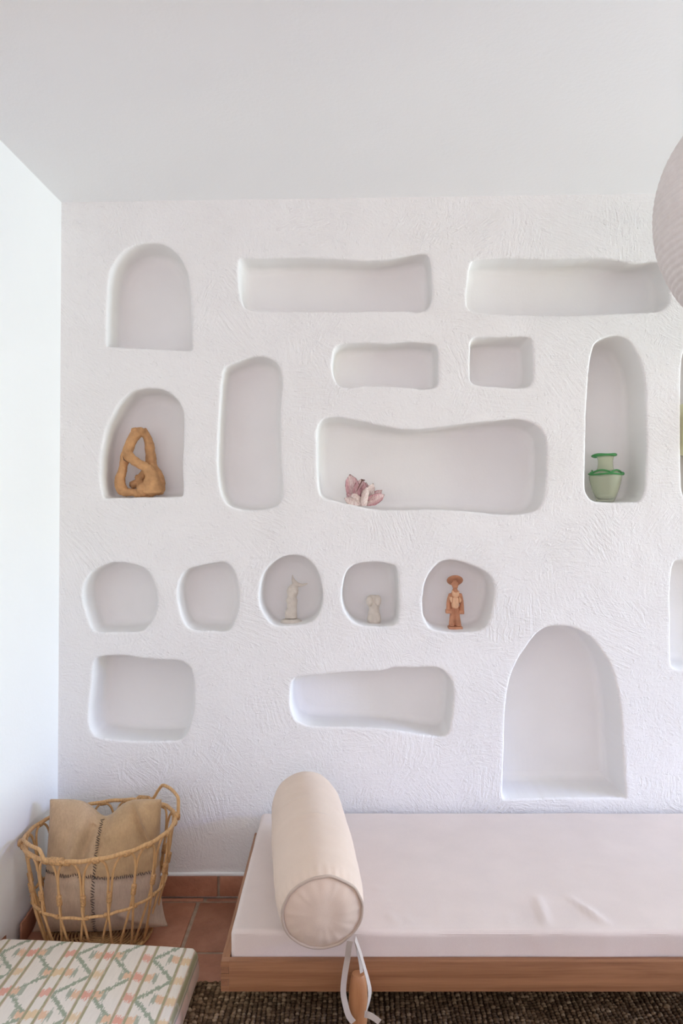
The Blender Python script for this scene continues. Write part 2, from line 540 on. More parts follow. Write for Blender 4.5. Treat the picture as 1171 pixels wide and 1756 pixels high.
# right wall with a garden door opening and one added behind the side fill, and the wall behind the camera with two windows
def holed_wall(name, horizontal, plane, a0, a1, z1, holes, mat, label):
    xs = sorted({a0, a1, *[h[0] for h in holes], *[h[1] for h in holes]})
    zs = sorted({0.0, z1, *[h[2] for h in holes], *[h[3] for h in holes]})
    b = bmesh.new()
    for i in range(len(xs) - 1):
        for k in range(len(zs) - 1):
            c, d = (xs[i] + xs[i + 1]) / 2, (zs[k] + zs[k + 1]) / 2
            if any(h[0] < c < h[1] and h[2] < d < h[3] for h in holes): continue
            lo, hi = (xs[i], plane[0], zs[k]), (xs[i + 1], plane[1], zs[k + 1])
            if not horizontal: lo, hi = (plane[0], xs[i], zs[k]), (plane[1], xs[i + 1], zs[k + 1])
            add_box(b, lo, hi)
    bmesh.ops.remove_doubles(b, verts=b.verts, dist=1e-5)
    return struct(bm_obj(name, b, mat, None, False), label, 'wall')
holed_wall('wall_right', False, (RIGHT_X, RIGHT_X + .2), FRONT_Y - .1, WY + .3, 2.88, [(0.0, 1.3, 0.0, 2.25), (1.65, 2.55, .6, 2.0)], M['wall_paint'], 'white wall far to the right with the garden door and an opening added behind the side fill')
holed_wall('wall_front', True, (FRONT_Y - .2, FRONT_Y), -1.9, RIGHT_X, 2.88, [(-.9, 1.3, .45, 2.2), (2.2, 4.2, .45, 2.2)], M['wall_paint'], 'white wall behind the viewer with two windows')

# ------------------------------------------------------------------ the niche wall
NICHES = [   # outline of each lip as (x, y) on the face of the wall in photo units, depth, inward draft
 ([(183,588),(184,520),(188,475),(198,448),(214,430),(234,420),(256,416.5),(284,421),(305,438),(317,458),(324,485),(327,520),(328.5,560),(329,596),(326,601),(300,600),(245,597),(200,595),(187,593)], .15, .006),
 ([(413,443),(440,443.5),(500,442),(560,443),(610,446),(650,446),(680,442),(705,437),(722,435),(733,438),(738,452),(740,490),(740,515),(735,527),(727,532),(715,535),(690,533),(560,534),(470,533),(432,531),(418,525),(412,508),(409,480),(409.5,458)], .125, .004),
 ([(815,446),(874,443),(949,444),(1006,442),(1043,444),(1083,451),(1119,448.5),(1138,455),(1146,475),(1146.5,518),(1135,532),(1114,535.5),(1060,537),(1020,539),(973,541),(902,540),(822,536),(803,529),(799.5,513),(802,485),(806.5,455)], .13, .004),
 ([(569,628),(572,603),(580,593),(595,589),(623,588),(664,589),(696,586),(724,588),(743,590),(750,598),(751,628),(750,658),(745,665),(724,667),(696,664),(655,662),(623,661),(601,664),(584,662),(576,655),(571,641)], .115, .005),
 ([(807,588),(811,580),(822,578),(860,578),(892,577),(906,579),(911.5,587),(914,619),(913,650),(908,661),(898,664.5),(876,665),(844,663),(819,660),(810,657),(806,647),(806,612)], .14, .010),
 ([(1003,833),(1004,760),(1005.5,706),(1009,642),(1015.5,602),(1022,587),(1035,579),(1049,576),(1062,577),(1077,584),(1087.5,598),(1097,616.5),(1102,636.5),(1106,662),(1107.6,724),(1108.5,770),(1107,815),(1106,839),(1102,852),(1094,860),(1080,861),(1053,862),(1025.6,861),(1013,857),(1005.5,846)], .18, .008),
 ([(172,805),(174,775),(177,757),(182.5,734),(192,713),(203.5,693.5),(215,680.5),(226,671),(241,667),(260,666),(276.5,667.6),(293,675),(304,685),(312,700),(315,716),(314,770),(313,802),(314,842),(311,851.5),(296,852),(231,853.5),(183,854),(177,851),(173,830)], .16, .005),
 ([(373.7,761),(373,786),(375,821),(379,843),(384,856.5),(394,867),(411,873),(432,875),(456,873),(473,868),(481,860),(484,843),(484,817),(482,795),(481,761),(480,710),(482,675),(484,658),(483,643),(478,627.6),(466,616.5),(447,611),(432,612),(416,617),(401,622.5),(389,627.6),(384,633),(380.5,650),(378,684),(375,727)], .14, .006),
 ([(543.6,772),(543.6,739.5),(548,725),(559,717),(584,716),(620,723),(655.5,730.5),(684,735),(716.5,736),(759.5,731.6),(799,726),(845.6,721.5),(881.5,718.7),(903,722),(924.5,734),(935,754),(937,790),(935,833),(930,861),(917,876),(889,882),(853,882),(810,877.5),(774,875),(731,873.6),(684,875),(648,874),(612.5,868),(576.6,859.6),(555,853.5),(547,840),(544,807.6)], .175, .004),
 ([(141,1017),(146,996),(160,978.5),(177.5,969),(195,964.5),(223,967),(247.6,975),(261.6,992.5),(268.6,1013.5),(269.6,1034.5),(263,1059),(251,1076.6),(240.6,1083),(205.5,1084),(167,1083),(156.5,1075),(148,1052),(142.5,1033)], .14, .006),
 ([(304,1017),(307,998),(317.6,978.5),(342,970),(370,965),(387.6,965),(400,978.5),(407,999.5),(410,1024),(407,1048.5),(401.6,1066),(391,1082),(363,1082),(331.6,1080),(317.6,1069.6),(309,1048.5)], .14, .006),
 ([(444.7,1017),(450,988),(463,969),(481,956.5),(500,952),(518,954),(536.5,967.5),(547.5,988),(553,1017),(552,1039),(544,1057.5),(529,1068.5),(496,1073),(470,1071.5),(457.5,1059),(446.5,1039)], .15, .004),
 ([(586,1021),(590,991),(599,975),(613.6,966.4),(643,964),(668.7,967.5),(680,975),(682.5,995),(684,1024.5),(684,1050),(681.6,1068),(668.7,1074),(635.7,1074),(610,1068.5),(595,1054),(588,1037)], .15, .004),
 ([(724,1039),(725.6,1013.5),(733,988),(749.5,967.5),(764,961),(782.5,961),(804.6,967.5),(830,980),(843,993),(848,1010),(845,1039),(837.6,1065),(826.6,1079.6),(797,1084),(760.5,1083),(738.5,1077.7),(727.5,1061)], .15, .006),
 ([(153,1241),(153,1213),(158,1167.6),(160,1140),(167,1128),(188,1124.5),(216,1124.5),(247.6,1130),(300,1133),(317.6,1138),(328,1150),(332,1178),(331.6,1213),(324.6,1248),(314,1265.6),(300,1271),(247.6,1271),(202,1269),(167,1264),(156.5,1253)], .16, .006),
 ([(498,1205),(500,1176),(506,1163),(523.5,1160),(567,1156),(602,1152.6),(654,1150),(677.5,1144.5),(706.5,1145.6),(738.4,1144),(756,1148),(770,1161),(777,1179),(776,1210.7),(772,1242.6),(767.5,1257),(756,1263.5),(727,1260),(689,1254),(642.6,1248.4),(596,1247),(538,1245.5),(512,1238),(502,1225)], .155, .004),
 ([(862,1364),(863.5,1304),(866.4,1216.6),(873.7,1167),(888,1132),(908.6,1100),(926,1081),(943.6,1074),(961,1073.4),(984,1077),(1010.5,1091.4),(1034,1120.5),(1048.4,1146.8),(1057,1178.8),(1064.4,1225),(1067,1275),(1070,1324.4),(1073,1366),(1069,1368.5),(1034,1368),(946.5,1368.5),(888,1370.5),(866,1370)], .20, .004),
 ([(1149,1025),(1151.5,980),(1156.5,965),(1166,961),(1250,958),(1330,963),(1348,975),(1352,1040),(1350,1120),(1338,1144),(1250,1148),(1165,1148),(1153,1143),(1150,1128),(1150,1060)], .17, .004),
 ([(1167,740),(1168,640),(1172,605),(1185,585),(1215,575),(1245,585),(1262,610),(1267,660),(1267,830),(1255,856),(1215,862),(1185,860),(1173,852),(1168,825)], .17, .005),
]
def resample(poly, step):
    p = np.array(poly + [poly[0]]); d = np.r_[0, np.cumsum(np.linalg.norm(np.diff(p, axis=0), axis=1))]
    n = max(24, int(d[-1] / step)); t = np.linspace(0, d[-1], n, endpoint=False)
    return np.c_[np.interp(t, d, p[:, 0]), np.interp(t, d, p[:, 1])]
def area2(p): return .5 * np.sum(p[:, 0] * np.roll(p[:, 1], -1) - np.roll(p[:, 0], -1) * p[:, 1])
def smooth(p, sig):
    """closed outline relaxed so that its corners become round (sig in samples)"""
    for _ in range(int(sig * sig * 2)): p = .5 * p + .25 * (np.roll(p, 1, 0) + np.roll(p, -1, 0))
    return p
def normals(p):
    t = np.roll(p, -1, 0) - np.roll(p, 1, 0); t /= np.maximum(np.linalg.norm(t, axis=1, keepdims=True), 1e-9)
    return np.c_[t[:, 1], -t[:, 0]]
def offset(p, dist):
    """grow (+) or shrink (-) a closed counter-clockwise outline; the further in, the rounder its corners"""
    if dist >= 0: return p + dist * normals(smooth(p, 2))
    k = min(1.0, -dist / .022)
    ps = smooth(p, 5.0)
    return p * (1 - k) + ps * k + dist * normals(ps)
def inside(pt, poly):
    x, y = pt; a = poly; b = np.roll(poly, -1, 0)
    c = ((a[:, 1] > y) != (b[:, 1] > y))
    xi = (b[:, 0] - a[:, 0]) * (y - a[:, 1]) / np.where(np.abs(b[:, 1] - a[:, 1]) < 1e-12, 1e-12, b[:, 1] - a[:, 1]) + a[:, 0]
    return np.count_nonzero(c & (x < xi)) % 2 == 1
wall_holes = []; niche_meshes = []
for k, (pts, depth, draft) in enumerate(NICHES):
    poly = [(( x - CX) * WY / F, EYE - (y - CY) * WY / F) for x, y in pts]
    poly = [tuple(q) for q in spline(poly, 6, True)]
    p = resample(poly, .0085)
    if area2(p) < 0: p = p[::-1].copy()
    p = smooth(p, .9)
    # hand-cut edge: slight wobble
    t = np.roll(p, -1, 0) - np.roll(p, 1, 0); t /= np.linalg.norm(t, axis=1, keepdims=True)
    w = np.array([noise.noise(Vector((q[0] * 28, q[1] * 28, k * 5.1))) * .0016 + noise.noise(Vector((q[0] * 90, q[1] * 90, k * 3.7))) * .0008 for q in p])
    p = p + w[:, None] * np.c_[t[:, 1], -t[:, 0]]
    size = min(np.ptp(p[:, 0]), np.ptp(p[:, 1]))
    fr = min(.030, size * .13)
    rings = []
    outl = [(.016, 0), (.009, 0), (.0052, .0008), (.0028, .0022), (.0010, .0046), (.0001, .0082), (-.0004, .016), (-draft * .4, depth * .35), (-draft * .8, depth * .65)]
    for o_, y_ in outl: rings.append((offset(p, o_), WY + y_))
    y1 = depth - fr
    if y1 > depth * .66: rings.append((offset(p, -draft), WY + y1))
    for a in (25, 50, 72, 90):
        rings.append((offset(p, -draft - fr * (1 - math.cos(R(a)))), WY + depth - fr + fr * math.sin(R(a))))
    rings.append((offset(p, -draft - fr - .003), WY + depth))
    v = []; f = []; n = len(p)
    for q, y in rings: v += [(a, y, b) for a, b in q]
    for r in range(len(rings) - 1):
        for i in range(n):
            j = (i + 1) % n
            f.append((r * n + i, r * n + j, (r + 1) * n + j, (r + 1) * n + i))
    q = rings[-1][0]; ctr = [Vector((float(a), float(b))) for a, b in q]; extra = []
    for gx in np.arange(q[:, 0].min(), q[:, 0].max(), .035):
        for gz in np.arange(q[:, 1].min(), q[:, 1].max(), .035):
            if inside((gx, gz), q) and np.min(np.hypot(q[:, 0] - gx, q[:, 1] - gz)) > .012: extra.append(Vector((gx, gz)))
    bv, _, bf, *_r = delaunay_2d_cdt(ctr + extra, [(i, (i + 1) % n) for i in range(n)], [], 1, 1e-7)
    last = len(v)
    v += [(e.x, WY + depth, e.y) for e in bv]
    for g in bf: f.append(tuple(last + i for i in g))
    wall_holes.append(rings[0][0]); niche_meshes.append((v, f))
# flat face with a hole for every niche
X0, X1, Z0, Z1 = -1.35, RIGHT_X, -.02, 2.90
cv = []; ce = []
def loop(pp):
    s = len(cv); cv.extend(Vector((float(a), float(b))) for a, b in pp)
    ce.extend((s + i, s + (i + 1) % len(pp)) for i in range(len(pp)))
loop([(X0, Z0), (X1, Z0), (X1, Z1), (X0, Z1)])
for h in wall_holes: loop(h)
for gx in np.arange(X0 + .1, X1, .1):
    for gz in np.arange(Z0 + .1, Z1, .1): cv.append(Vector((gx, gz)))
ov, oe, of, *_ = delaunay_2d_cdt(cv, ce, [], 0, 1e-6)
bbs = [(h[:, 0].min(), h[:, 0].max(), h[:, 1].min(), h[:, 1].max()) for h in wall_holes]
keep = []
for g in of:
    c = sum((ov[i] for i in g), Vector((0, 0))) / len(g)
    if any(b[0] < c.x < b[1] and b[2] < c.y < b[3] and inside((c.x, c.y), h) for b, h in zip(bbs, wall_holes)): continue
    keep.append(tuple(g))
wall_back = struct(data_obj('wall_back', [(q.x, WY, q.y) for q in ov], keep, M['stucco']), 'white trowelled plaster wall full of hand-shaped niches', 'wall')
bmw = bmesh.new(); bmw.from_mesh(wall_back.data); bmesh.ops.recalc_face_normals(bmw, faces=bmw.faces)
if sum(g.normal.y for g in bmw.faces) > 0: bmesh.ops.reverse_faces(bmw, faces=bmw.faces)
bmw.to_mesh(wall_back.data); bmw.free()
for v, f in niche_meshes:
    b = bmesh.new(); vs_ = [b.verts.new(q) for q in v]
    for g in f: b.faces.new([vs_[i] for i in g])
    bmesh.ops.remove_doubles(b, verts=b.verts, dist=2e-5)
    bmesh.ops.recalc_face_normals(b, faces=b.faces)
    big = max(b.faces, key=lambda g: abs(g.normal.y) * g.calc_area())
    if big.normal.y > 0: bmesh.ops.reverse_faces(b, faces=b.faces)
    me = bpy.data.meshes.new('niche'); b.to_mesh(me); b.free()
    link('niche', me, M['stucco'], wall_back)

# skirting tiles on the two walls
sk_b = bpy.data.objects.new('baseboard_back', None); COL.objects.link(sk_b)
struct(sk_b, 'row of terracotta skirting tiles under the niche wall', 'baseboard')
sk_l = bpy.data.objects.new('baseboard_left', None); COL.objects.link(sk_l)
struct(sk_l, 'row of terracotta skirting tiles under the left wall', 'baseboard')
sk = tile_mesh(TS - .009, .080, .010, 3)
for i in range(-2, 7):
    tile(sk, (-.481 + (i + .5) * TS, WY - .0105, .043), parent=sk_b, rx=(R(90), 0, 0))
for i in range(7):
    y = 2.885 - (i + .5) * TS
    tile(sk, (xl(y, .04) + .0105, y, .043), parent=sk_l, rx=(R(90), 0, R(90 + 2.9)))
# grout and rounded plaster bead that finish the skirting
bm = bmesh.new(); add_box(bm, (-1.2, WY - .003, 0), (2.0, WY + .004, .084)); bm_obj('grout_bed', bm, M['grout'], sk_b, False)
bm = bmesh.new()
pts = [(x, WY - .001 + .0015 * noise.noise(Vector((x * 9, 0, 0))), .087 + .002 * noise.noise(Vector((x * 7, 3, 0)))) for x in np.linspace(-1.115, 2.0, 90)]
add_tube(bm, pts, .0085, 8); bm_obj('plaster_bead', bm, M['wall_paint'], sk_b)

# ------------------------------------------------------------------ daybed
BX0, BX1, BY0, BY1, BZ0, BZ1 = -.333, 1.62, 2.040, 2.845, .190, .274
bed = thing('daybed', ((BX0 + BX1) / 2, (BY0 + BY1) / 2, 0), 'low oak daybed with an off-white mattress standing against the niche wall', 'daybed')
T = .022
bm = bmesh.new(); add_box(bm, (BX0 + T, BY0, BZ0), (BX1 - T, BY0 + T, BZ1), .0015)
for i in range(5):
    z0 = BZ0 + (BZ1 - BZ0) * i / 5; z1 = BZ0 + (BZ1 - BZ0) * (i + 1) / 5
    if i % 2 == 0:
        add_box(bm, (BX0, BY0, z0 + .0004), (BX0 + T + .001, BY0 + T, z1 - .0004), .0006, 1)
        add_box(bm, (BX1 - T - .001, BY0, z0 + .0004), (BX1, BY0 + T, z1 - .0004), .0006, 1)
bm_obj('front_rail', bm, M['oak'], bed, True, 40)
bm = bmesh.new(); add_box(bm, (BX0, BY1 - T, BZ0), (BX1, BY1, BZ1), .0015); bm_obj('rear_rail', bm, M['oak'], bed, True, 40)
for x0 in (BX0, BX1 - T):
    bm = bmesh.new(); add_box(bm, (x0, BY0 + T, BZ0), (x0 + T, BY1 - T, BZ1), .0015)
    rail = bm_obj('side_rail', bm, M['oak_y'], bed, True, 40)
    for i in (1, 3):
        z0 = BZ0 + (BZ1 - BZ0) * i / 5; z1 = BZ0 + (BZ1 - BZ0) * (i + 1) / 5
        b2 = bmesh.new(); add_box(b2, (x0, BY0 - .0004, z0 + .0004), (x0 + T, BY0 + T, z1 - .0004), .0006, 1)
        bm_obj('joint_finger', b2, M['oak_end'], rail, True, 40)
bm = bmesh.new(); add_box(bm, (BX0 + T, BY0 + T, BZ0 + .006), (BX1 - T, BY1 - T, BZ0 + .020)); bm_obj('base_board', bm, M['oak'], bed, False)
# turned legs bolted to the outside of the rails
def leg_bm(x, y):
    b = bmesh.new()
    prof = [(0, 0), (.012, 0), (.0135, .003), (.020, .07), (.0255, .14), (.0262, .175), (.0250, .205), (.0228, .230), (.0195, .246), (.0175, .252), (.0165, .2535), (0, .254)]
    add_lathe(b, (x, y, .004), prof, 28)
    return b
for lx, ly in ((.0455, BY0 - .0265), (1.235, BY0 - .0265), (.0455, BY1 + .0130), (1.235, BY1 + .0130)):
    b = leg_bm(lx, ly)
    if ly > 2.5:
        for v_ in b.verts: v_.co.y = BY1 + (v_.co.y - ly) * .45 + .0122
    bm_obj('leg', b, M['beech'], bed, True, 50)
# mattress
folds = [(.595, 2.26, .58, 2.08, .0055), (.68, 2.26, .765, 2.08, .0050), (.715, 2.20, .745, 2.10, .0025), (.095, 2.31, .125, 2.28, .0022), (.135, 2.16, .165, 2.09, .003), (.175, 2.15, .20, 2.10, .002), (.30, 2.22, .28, 2.10, .0015), (.78, 2.45, .88, 2.44, .0015), (.49, 2.16, .47, 2.09, .002), (.21, 2.62, .30, 2.60, .0012), (1.05, 2.3, 1.2, 2.1, .004)]
def mat_disp(p, n):
    d = Vector((0, 0, 0))
    if p.z > .30:
        h = .0025 * noise.noise(Vector((p.x * 3, p.y * 3.2, 0))) + .0012 * noise.noise(Vector((p.x * 9, p.y * 5, 4)))
        for x0, y0, x1, y1, a in folds:
            ax, ay = x1 - x0, y1 - y0; L = ax * ax + ay * ay
            t = max(0, min(1, ((p.x - x0) * ax + (p.y - y0) * ay) / L))
            dd = math.hypot(p.x - x0 - ax * t, p.y - y0 - ay * t)
            h += a * math.exp(-(dd / .011) ** 2) * (1 - abs(2 * t - 1) ** 3)
        d.z += h
    if n.y < -.5: d.y += .003 * noise.noise(Vector((p.x * 5, 1, p.z * 8))) + .0012 * noise.noise(Vector((p.x * 22, 5, p.z * 14)))
    if n.x < -.5: d.x += .002 * noise.noise(Vector((2, p.y * 8, p.z * 9)))
    return d
v, f = rounded_box((BX0 + T + .001, BY0 + T + .002, BZ0 + .021), (BX1 - T - .001, 2.868, .3435), .016, .0125, mat_disp)
mt = data_obj('mattress', v, f, M['mattress'], bed)
bm = bmesh.new()
zz = .3335
pts = [(x, BY0 + T + .0060 + .0008 * noise.noise(Vector((x * 12, 2, 2))), zz + .0025 * noise.noise(Vector((x * 3.4, 8, 8)))) for x in np.linspace(BX0 + T + .012, BX1 - T - .012, 160)]
add_tube(bm, pts, .0022, 6); bm_obj('seam', bm, M['mattress'], mt)

# ------------------------------------------------------------------ bolster
A = P(553, 1569, 1.958); Bk = P(521, 1384, 2.72)
A.z = .3445 + .1100; Bk.z = .3445 + .1240
LEAN = .19                                                     # the stuffed front end sags forward at the top
def lean(q, s, up): return q - ax * (up * LEAN * max(0.0, 1 - s / .26) ** 1.5)
bol = thing('bolster', (A.x, (A.y + Bk.y) / 2, .3435), 'cream cotton bolster cushion with a piped round end lying across the daybed', 'bolster')
ax = (Bk - A); LEN = ax.length; ax.normalize()
sx = ax.cross(Vector((0, 0, 1))).normalized(); sz = sx.cross(ax).normalized()
def prof(s):
    pts_ = [(0, .1045), (.010, .1095), (.035, .1155), (.09, .1210), (.18, .1240), (.30, .1250), (.42, .1240), (.54, .1235), (.63, .1215), (.68, .1130), (.715, .095), (.735, .070), (.745, .037), (.748, .0)]
    return np.interp(s, [q[0] * LEN / .748 for q in pts_], [q[1] for q in pts_])
NS, NA = 120, 112
ss = [LEN * (1 - (1 - i / NS) ** 1.0) for i in range(NS)]
v = []; f = []
for s in ss:
    r0 = prof(s)
    for k in range(NA):
        a = 2 * PI * k / NA
        ca, sa = math.cos(a), math.sin(a)
        pl = .0020 * max(0, 1 - s / .055) * math.sin(a * 31 + 2 * noise.noise(Vector((ca * 3, sa * 3, 0)))) * (min(1, s / .008))
        wr = .0030 * noise.noise(Vector((ca * 1.6, sa * 1.6, s * 6))) + .0012 * noise.noise(Vector((ca * 4, sa * 4, s * 26)))
        # two soft creases on the upper side
        for s0, a0, a1, amp in ((.33, .95, 2.1, .0035), (.25, .7, 1.35, .002), (.47, 1.5, 2.5, .002)):
            e = math.exp(-((s - s0 - .02 * math.cos(a * 2)) / .010) ** 2)
            if a0 < a < a1: wr += amp * e * math.sin(PI * (a - a0) / (a1 - a0))
        rr = r0 + pl + wr * min(1, s / .03) * (r0 / .12)
        q = lean(A + ax * s + sx * ca * rr + sz * sa * rr, s, sa * rr)
        if q.z < .3455: q.z = .3455 + (q.z - .3455) * .12
        v.append(q)
for i in range(NS - 1):
    for k in range(NA):
        q = (k + 1) % NA
        f.append((i * NA + k, i * NA + q, (i + 1) * NA + q, (i + 1) * NA + k))
f.append(tuple((NS - 1) * NA + k for k in range(NA)))
body = data_obj('cushion_body', v, f, M['canvas'], bol)
# round end cap, slightly domed, gathered at the edge
v = []; f = []; NR = 22
v.append(A - ax * .018)
for i in range(1, NR + 1):
    t = i / NR; r = .1040 * t
    for k in range(NA):
        a = 2 * PI * k / NA; ca, sa = math.cos(a), math.sin(a)
        dome = .018 * (1 - t ** 3)
        pk = .0016 * (t ** 4) * math.sin(a * 17 + 3 * noise.noise(Vector((ca * 2, sa * 2, 3)))) * (1 - t ** 14)
        wr = .0022 * noise.noise(Vector((ca * t * 2.6, sa * t * 2.6, 9)))
        q = A - ax * (dome + pk + wr * (1 - t ** 6)) + (sx * ca + sz * sa) * r
        q = lean(q, 0, sa * r)
        if q.z < .3455: q.z = .3455 + (q.z - .3455) * .12
        v.append(q)
for k in range(NA): f.append((0, 1 + k, 1 + (k + 1) % NA))
for i in range(NR - 1):
    for k in range(NA):
        a, b = 1 + i * NA + k, 1 + i * NA + (k + 1) % NA
        f.append((a, a + NA, b + NA, b))
data_obj('end_cap', v, f, M['canvas'], bol)
bm = bmesh.new(); pts = []
for k in range(96):
    a = 2 * PI * k / 96
    r = .1062 + .0022 * noise.noise(Vector((math.cos(a) * 3, math.sin(a) * 3, 5)))
    q = A + (sx * math.cos(a) + sz * math.sin(a)) * r - ax * (.0015 + .0018 * noise.noise(Vector((math.cos(a) * 4, math.sin(a) * 4, 1))))
    q = lean(q, 0, math.sin(a) * r)
    if q.z < .347: q.z = .347 + (q.z - .347) * .15
    pts.append(q)
add_tube(bm, pts, .0042, 8, True); bm_obj('piping', bm, M['piping'], bol)
# cotton tie tapes looped down around the bed leg
def tape(pts, sides, w=.0155):
    pp = [Vector(q) for q in spline([tuple(q) for q in pts], 6)]
    sd = [Vector(q) for q in spline([tuple(q) for q in sides], 6)]
    b = bmesh.new(); add_ribbon(b, pp, w, .0012, sd); return bm_obj('tie_tape', b, M['tape'], bol, True, 40)
L1 = [P(600, 1613, 1.953), P(598, 1624, 1.962), P(595.5, 1645, 1.982), P(591, 1672, 1.984), P(588.5, 1700, 1.980), P(592, 1722, 1.976), P(598, 1742, 1.973), P(606, 1753, 1.9735)]
tape(L1, [(1, -.1, 0), (1, -.1, 0), (1, -.1, 0), (1, .1, 0), (1, .2, .1), (.9, .3, .35), (.8, .2, .5), (.5, 0, .8)])
L2 = [P(609, 1610, 1.962), P(617, 1632, 1.975), P(625, 1660, 1.980), P(631, 1682, 1.978), P(634, 1702, 1.978), P(631, 1724, 1.978), P(625.5, 1742, 1.975)]
tape(L2, [(.3, .95, 0), (.3, .95, 0), (.35, .9, 0), (.45, .9, 0), (.6, .8, 0), (.45, .9, 0), (.3, .9, .3)])
L3 = [P(611, 1616, 1.972), P(617, 1645, 2.006), P(620, 1668, 2.010), P(612, 1669, 2.014), P(602, 1668, 2.014)]
tape(L3[:3], [(.8, .5, 0)] * 3, .010)
L4 = [P(625, 1739, 1.977), P(633, 1741, 1.972), P(642, 1746, 1.968), P(651, 1753, 1.966)]
tape(L4, [(.4, .2, .9), (.35, .2, .9), (.35, .1, .9), (.5, 0, .85)])

# ------------------------------------------------------------------ jute rug
rug = thing('jute_rug', (.45, 1.6, 0), 'chunky brown knotted jute rug lying under the daybed', 'rug')
RX0, RX1, RY0, RY1 = -.80, 1.75, .85, 2.367
bm = bmesh.new(); add_box(bm, (RX0, RY0, .0025), (RX1, RY1, .008), .002); bm_obj('backing', bm, M['rug_base'], rug, False)
ico = bmesh.new(); bmesh.ops.create_icosphere(ico, subdivisions=1, radius=1)
iv = np.array([tuple(q.co) for q in ico.verts]); ifc = np.array([[q.index for q in g.verts] for g in ico.faces]); ico.free()
rng = np.random.default_rng(3); VV = []; FF = []; cnt = 0
col = 0; x = RX0 + .01
while x < RX1 - .006:
    y = RY1 - .006 - rng.uniform(0, .008)
    bulge = rng.uniform(.85, 1.15)
    while y > RY0 + .008:
        if not (x < -.462 and 1.66 < y < 2.42):
            big = 1.35 if rng.random() < .08 else 1.0
            r = np.array((.0078 * bulge * rng.uniform(.85, 1.15), .0072 * rng.uniform(.85, 1.2), .0060 * rng.uniform(.85, 1.3))) * big
            a = rng.uniform(-.5, .5); ca, sa = math.cos(a), math.sin(a)
            q = iv * r; q = np.c_[q[:, 0] * ca - q[:, 1] * sa, q[:, 0] * sa + q[:, 1] * ca, q[:, 2]]
            q += np.array((x + .004 * math.sin(y * 9 + col * .37) + rng.uniform(-.0015, .0015), y, .0085 + rng.uniform(-.001, .0015)))
            VV.append(q); FF.append(ifc + cnt * len(iv)); cnt += 1
        y -= .0118 * rng.uniform(.85, 1.2)
    x += .0150 * rng.uniform(.93, 1.07); col += 1
VV = np.concatenate(VV); FF = np.concatenate(FF)
me = bpy.data.meshes.new('pile'); me.vertices.add(len(VV)); me.vertices.foreach_set('co', VV.ravel())
me.loops.add(FF.size); me.loops.foreach_set('vertex_index', FF.ravel()); me.polygons.add(len(FF))
me.polygons.foreach_set('loop_start', np.arange(0, FF.size, 3)); me.polygons.foreach_set('loop_total', np.full(len(FF), 3)); me.update(); me.validate()
props(link('pile', me, M['rug'], rug), kind='stuff')

# ------------------------------------------------------------------ patterned floor cushion
fc = thing('floor_cushion', (-.80, 2.03, .0165), 'ikat patterned square floor cushion in green, peach and white beside the basket', 'cushion')
CW, CD, CH = .66, .72, .104
corner = Vector((-.457, 2.366, 0))           # back right corner
def fmap(p):
    return Vector((corner.x + p[0] + p[1] * .026, corner.y - p[0] * .082 + p[1], .0165 + p[2]))
def ikat_color(u, v, n):
    """u: metres left of the right edge, v: metres towards the viewer from the back edge"""
    per, band, vp = .1235, .036, .185
    cream = np.array((.86, .795, .70)); green = np.array((.24, .31, .20)); olive = np.array((.42, .385, .235)); rust = np.array((.52, .30, .17)); peach = np.array((.80, .50, .30)); coral = np.array((.78, .33, .23)); yellow = np.array((.80, .58, .32))
    fu = u - .0035
    k = math.floor(fu / per); x = fu - k * per               # 0..band inside a stripe pair
    streak = .016 * noise.noise(Vector((u * 420, 1.3, k))) + .008 * noise.noise(Vector((u * 1100, 7.1, k)))
    vv = v + streak
    ph = .5 if k % 2 else 0.0
    c = cream.copy()
    w = (vv / vp + ph) % 1.0
    # wide bar crossing the pair, small blot half a repeat later
    cxp = band / 2
    dx = abs(((fu + per / 2 - cxp) % per) - per / 2)        # distance from the middle of the nearest pair
    kk = math.floor((fu + per / 2 - cxp) / per)
    w2 = (vv / vp + (.5 if kk % 2 else 0.0)) % 1.0
    dbar = abs(w2 - .42) * vp; dblot = abs(((w2 - .92 + .5) % 1.0) - .5) * vp
    if dx < .046 and dbar < .017 - .10 * max(0, dx - .03):
        m = 1.0 if dx > .018 else .0
        c = cream * .18 + (peach if m else (coral if (kk % 3) else yellow)) * .82
    if dx < .0145 and dblot < .016:
        c = cream * .25 + (coral if (kk % 2) else yellow) * .75
    # green zigzag in the field between the pairs
    if x > band:
        t = (x - band) / (per - band)
        saw = abs(((v / vp + .05) % 1.0) * 2 - 1)
        st = noise.noise(Vector((u * 650, 2.2, 0))) * .16
        d = abs((1 - saw) + st - (t * 1.04))
        if d < .105 and not (dx < .046 and dbar < .012): c = cream * .22 + green * .78
        # short green arrow heads at the ends of the bars
        if .045 < dx < .058 and dbar < .020 + .01 * noise.noise(Vector((u * 500, v * 60, 1))) and dbar > .0: c = cream * .35 + green * .65
    # the pair of olive stripes with rust edges
    for e in (0.0, band):
        q = abs(x - e) if e else min(x, per - x)
        s_ = (x - e) if e else (x if x < per / 2 else x - per)
        if abs(s_) < .0052:
            c = olive if abs(s_) < .0036 else (cream * .35 + rust * .65)
            if noise.noise(Vector((u * 900, v * 40, 3))) > .35: c = c * .7 + cream * .3
    c = c * (1 + .06 * noise.noise(Vector((u * 700, v * 25, 9))))
    return c
